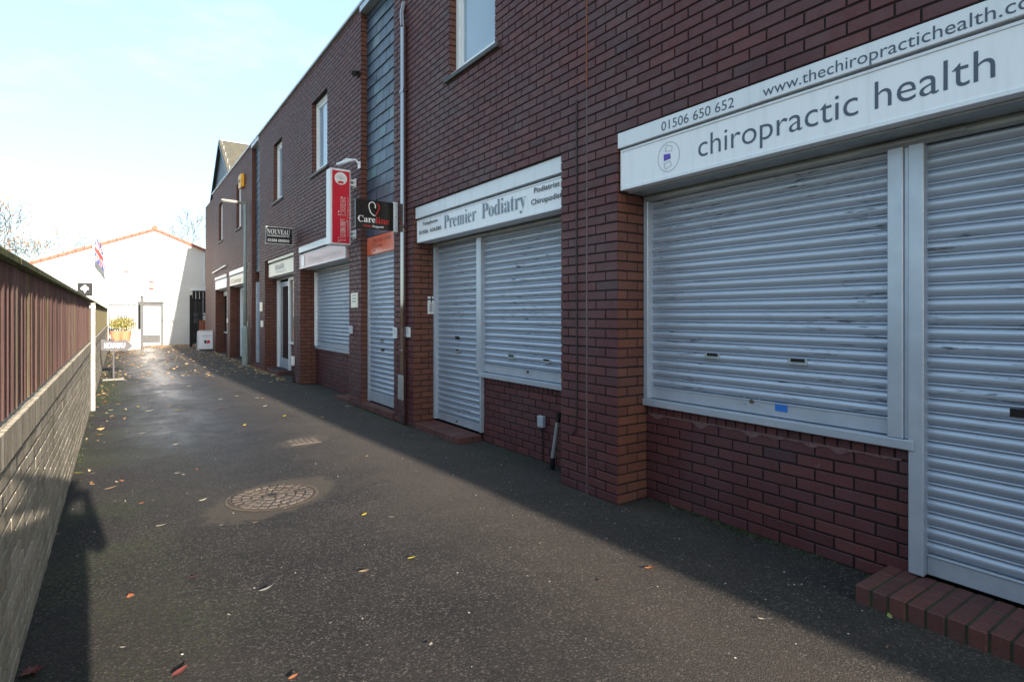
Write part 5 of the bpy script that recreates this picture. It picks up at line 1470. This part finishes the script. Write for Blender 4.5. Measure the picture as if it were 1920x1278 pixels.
# moss tufts and grass at the wall foot
m_ = MB()
for i in range(4200):
    u_ = rs.random()
    if u_ < .55:
        Yq = rs.choice((rs.gauss(15, 1.4), rs.gauss(12, .6), rs.gauss(14, 1), rs.uniform(14, 26))); Xq = -.30 + abs(rs.gauss(0, .22))
    elif u_ < .62: Yq = rs.uniform(6, 14); Xq = -.33 + abs(rs.gauss(0, .03))
    else:
        Yq = rs.choice((rs.uniform(1.4, 3.1), rs.uniform(3.8, 14), rs.gauss(8.0, .5), rs.gauss(2.3, .15))); Xq = (3.47 if (1.4 < Yq < 3.1 or 3.82 < Yq < 5.6) else 3.14) - abs(rs.gauss(0, .018))
    a = rs.random() * 6.28; s_ = rs.uniform(.008, .022); h_ = rs.uniform(.005, .02); dx, dy = math.cos(a), math.sin(a)
    m_.quad([(Xq - dx * s_ * .3, Yq - dy * s_ * .3, .0), (Xq + dx * s_ * .3, Yq + dy * s_ * .3, .0), (Xq + dy * s_, Yq + dx * s_, h_)], rs.random() + .001)
M['grass'] = leaf_mat('grass', [(0, (.02, .028, .009)), (.6, (.04, .065, .015)), (1, (.07, .085, .025))])
tag(m_.build('grass', M['grass'], origin=(0, 10, 0)), 'short moss and grass along the foot of the walls', None, None, 'stuff')

# ------------------------------------------------------------------ the photographer (casts the shadow at the left)
def photographer():
    P0 = Vector((-.065, -.19, 0)); fw = Vector((S_, C_, 0)); rt = Vector((C_, -S_, 0))
    o = thing('person', 'person in a dark coat standing by the fence holding a camera to the face', 'person', (P0.x, P0.y, 0))
    def W(r, f, z): return P0 + rt * r + fw * f + Zv * z * 1.03
    J_ = {'pel': (0, -.06, .86, .155), 'sp': (0, -.06, 1.02, .15), 'ch': (0, -.05, 1.20, .165), 'nk': (0, -.04, 1.36, .06), 'hd0': (0, -.02, 1.42, .068), 'hd1': (0, -.015, 1.51, .082), 'hd2': (0, -.02, 1.59, .055),
          'sl': (-.155, -.05, 1.30, .062), 'el': (-.20, .04, 1.10, .05), 'wl': (-.09, .10, 1.36, .033), 'hl': (-.065, .115, 1.42, .03),
          'sr': (.155, -.05, 1.30, .062), 'er': (.215, .03, 1.12, .05), 'wr': (.09, .09, 1.38, .033), 'hr': (.07, .10, 1.44, .03),
          'tl': (-.085, -.06, .80, .09), 'kl': (-.095, -.03, .46, .062), 'al': (-.10, -.07, .09, .042), 'fl': (-.11, .05, .03, .035),
          'tr': (.085, -.06, .80, .09), 'kr': (.095, -.03, .46, .062), 'ar': (.10, -.07, .09, .042), 'fr': (.12, .05, .03, .035)}
    E = [('pel', 'sp'), ('sp', 'ch'), ('ch', 'nk'), ('nk', 'hd0'), ('hd0', 'hd1'), ('hd1', 'hd2'), ('ch', 'sl'), ('sl', 'el'), ('el', 'wl'), ('wl', 'hl'), ('ch', 'sr'), ('sr', 'er'), ('er', 'wr'), ('wr', 'hr'), ('pel', 'tl'), ('tl', 'kl'), ('kl', 'al'), ('al', 'fl'), ('pel', 'tr'), ('tr', 'kr'), ('kr', 'ar'), ('ar', 'fr')]
    def skin(name, J_, E, root, mats, matfn=None):
        ks = list(J_); me = bpy.data.meshes.new(name)
        me.from_pydata([tuple(W(*J_[k][:3]) - Vector((P0.x, P0.y, 0))) for k in ks], [(ks.index(a), ks.index(b)) for a, b in E], [])
        ob_ = bpy.data.objects.new(name, me); sc.collection.objects.link(ob_); ob_.parent = o
        mo = ob_.modifiers.new('skin', 'SKIN'); me.skin_vertices
        for i, k in enumerate(ks):
            me.skin_vertices[0].data[i].radius = (J_[k][3], J_[k][3]); me.skin_vertices[0].data[i].use_root = (k == root)
        ob_.modifiers.new('sub', 'SUBSURF').levels = 2; ob_.modifiers['sub'].render_levels = 2
        for m in mats: me.materials.append(m)
        dg = bpy.context.evaluated_depsgraph_get(); dg.update(); ev = bpy.data.meshes.new_from_object(ob_.evaluated_get(dg))
        ob_.modifiers.clear(); ob_.data = ev; ev.name = name
        if not ev.materials:
            for m in mats: ev.materials.append(m)
        if matfn:
            for p in ev.polygons: p.material_index = matfn(p.center)
        ev.polygons.foreach_set('use_smooth', [True] * len(ev.polygons)); return ob_
    skin('body', J_, E, 'pel', [M['coat'], M['skin']], lambda c: 1 if (c.z > 1.375 and abs(c.x * rt.x + c.y * rt.y) < .2) else 0)
    hp = {'a': (0, -.05, 1.50, .085), 'b': (0, -.045, 1.57, .075), 'c': (0, -.06, 1.44, .06)}
    skin('hair', hp, [('c', 'a'), ('a', 'b')], 'a', [M['hair']])
    m_ = MB()
    for s_ in (-1, 1): m_.tube([W(s_ * .03, .058, 1.50), W(s_ * .03, .064, 1.50)], .010, 8)
    m_.tube([W(0, .055, 1.50), W(0, .085, 1.465)], [.008, .014], 8); m_.tube([W(-.022, .062, 1.435), W(.022, .062, 1.435)], .006, 6)
    m_.build('face_features', M['skin'], o)
    for s_ in (-1, 1):                              # fingers round the camera body
        f_ = MB()
        for i in range(4):
            z_ = 1.395 + i * .02; f_.tube([W(s_ * .085, .10, z_), W(s_ * .078, .140, z_), W(s_ * (.045 + .004 * i), .158, z_ + .002)], [.009, .0085, .007], 8)
        f_.tube([W(s_ * .075, .09, 1.40), W(s_ * .05, .082, 1.43), W(s_ * .04, .085, 1.45)], [.010, .009, .008], 8)
        f_.build('fingers', M['skin'], o)
    c = thing('camera', 'black camera held to the face by the person at the fence', 'camera', W(0, .11, 1.40))
    m_ = MB(); m_.tube([W(-.06, .115, 1.43), W(.06, .115, 1.43)], .033, 8); m_.tube([W(-.02, .11, 1.465), W(.02, .11, 1.465)], .02, 8); m_.build('camera_body', M['black'], c)
    m_ = MB(); m_.tube([W(0, .13, 1.43), W(0, .185, 1.43)], .03, 16); m_.build('lens', M['black'], c)
photographer()
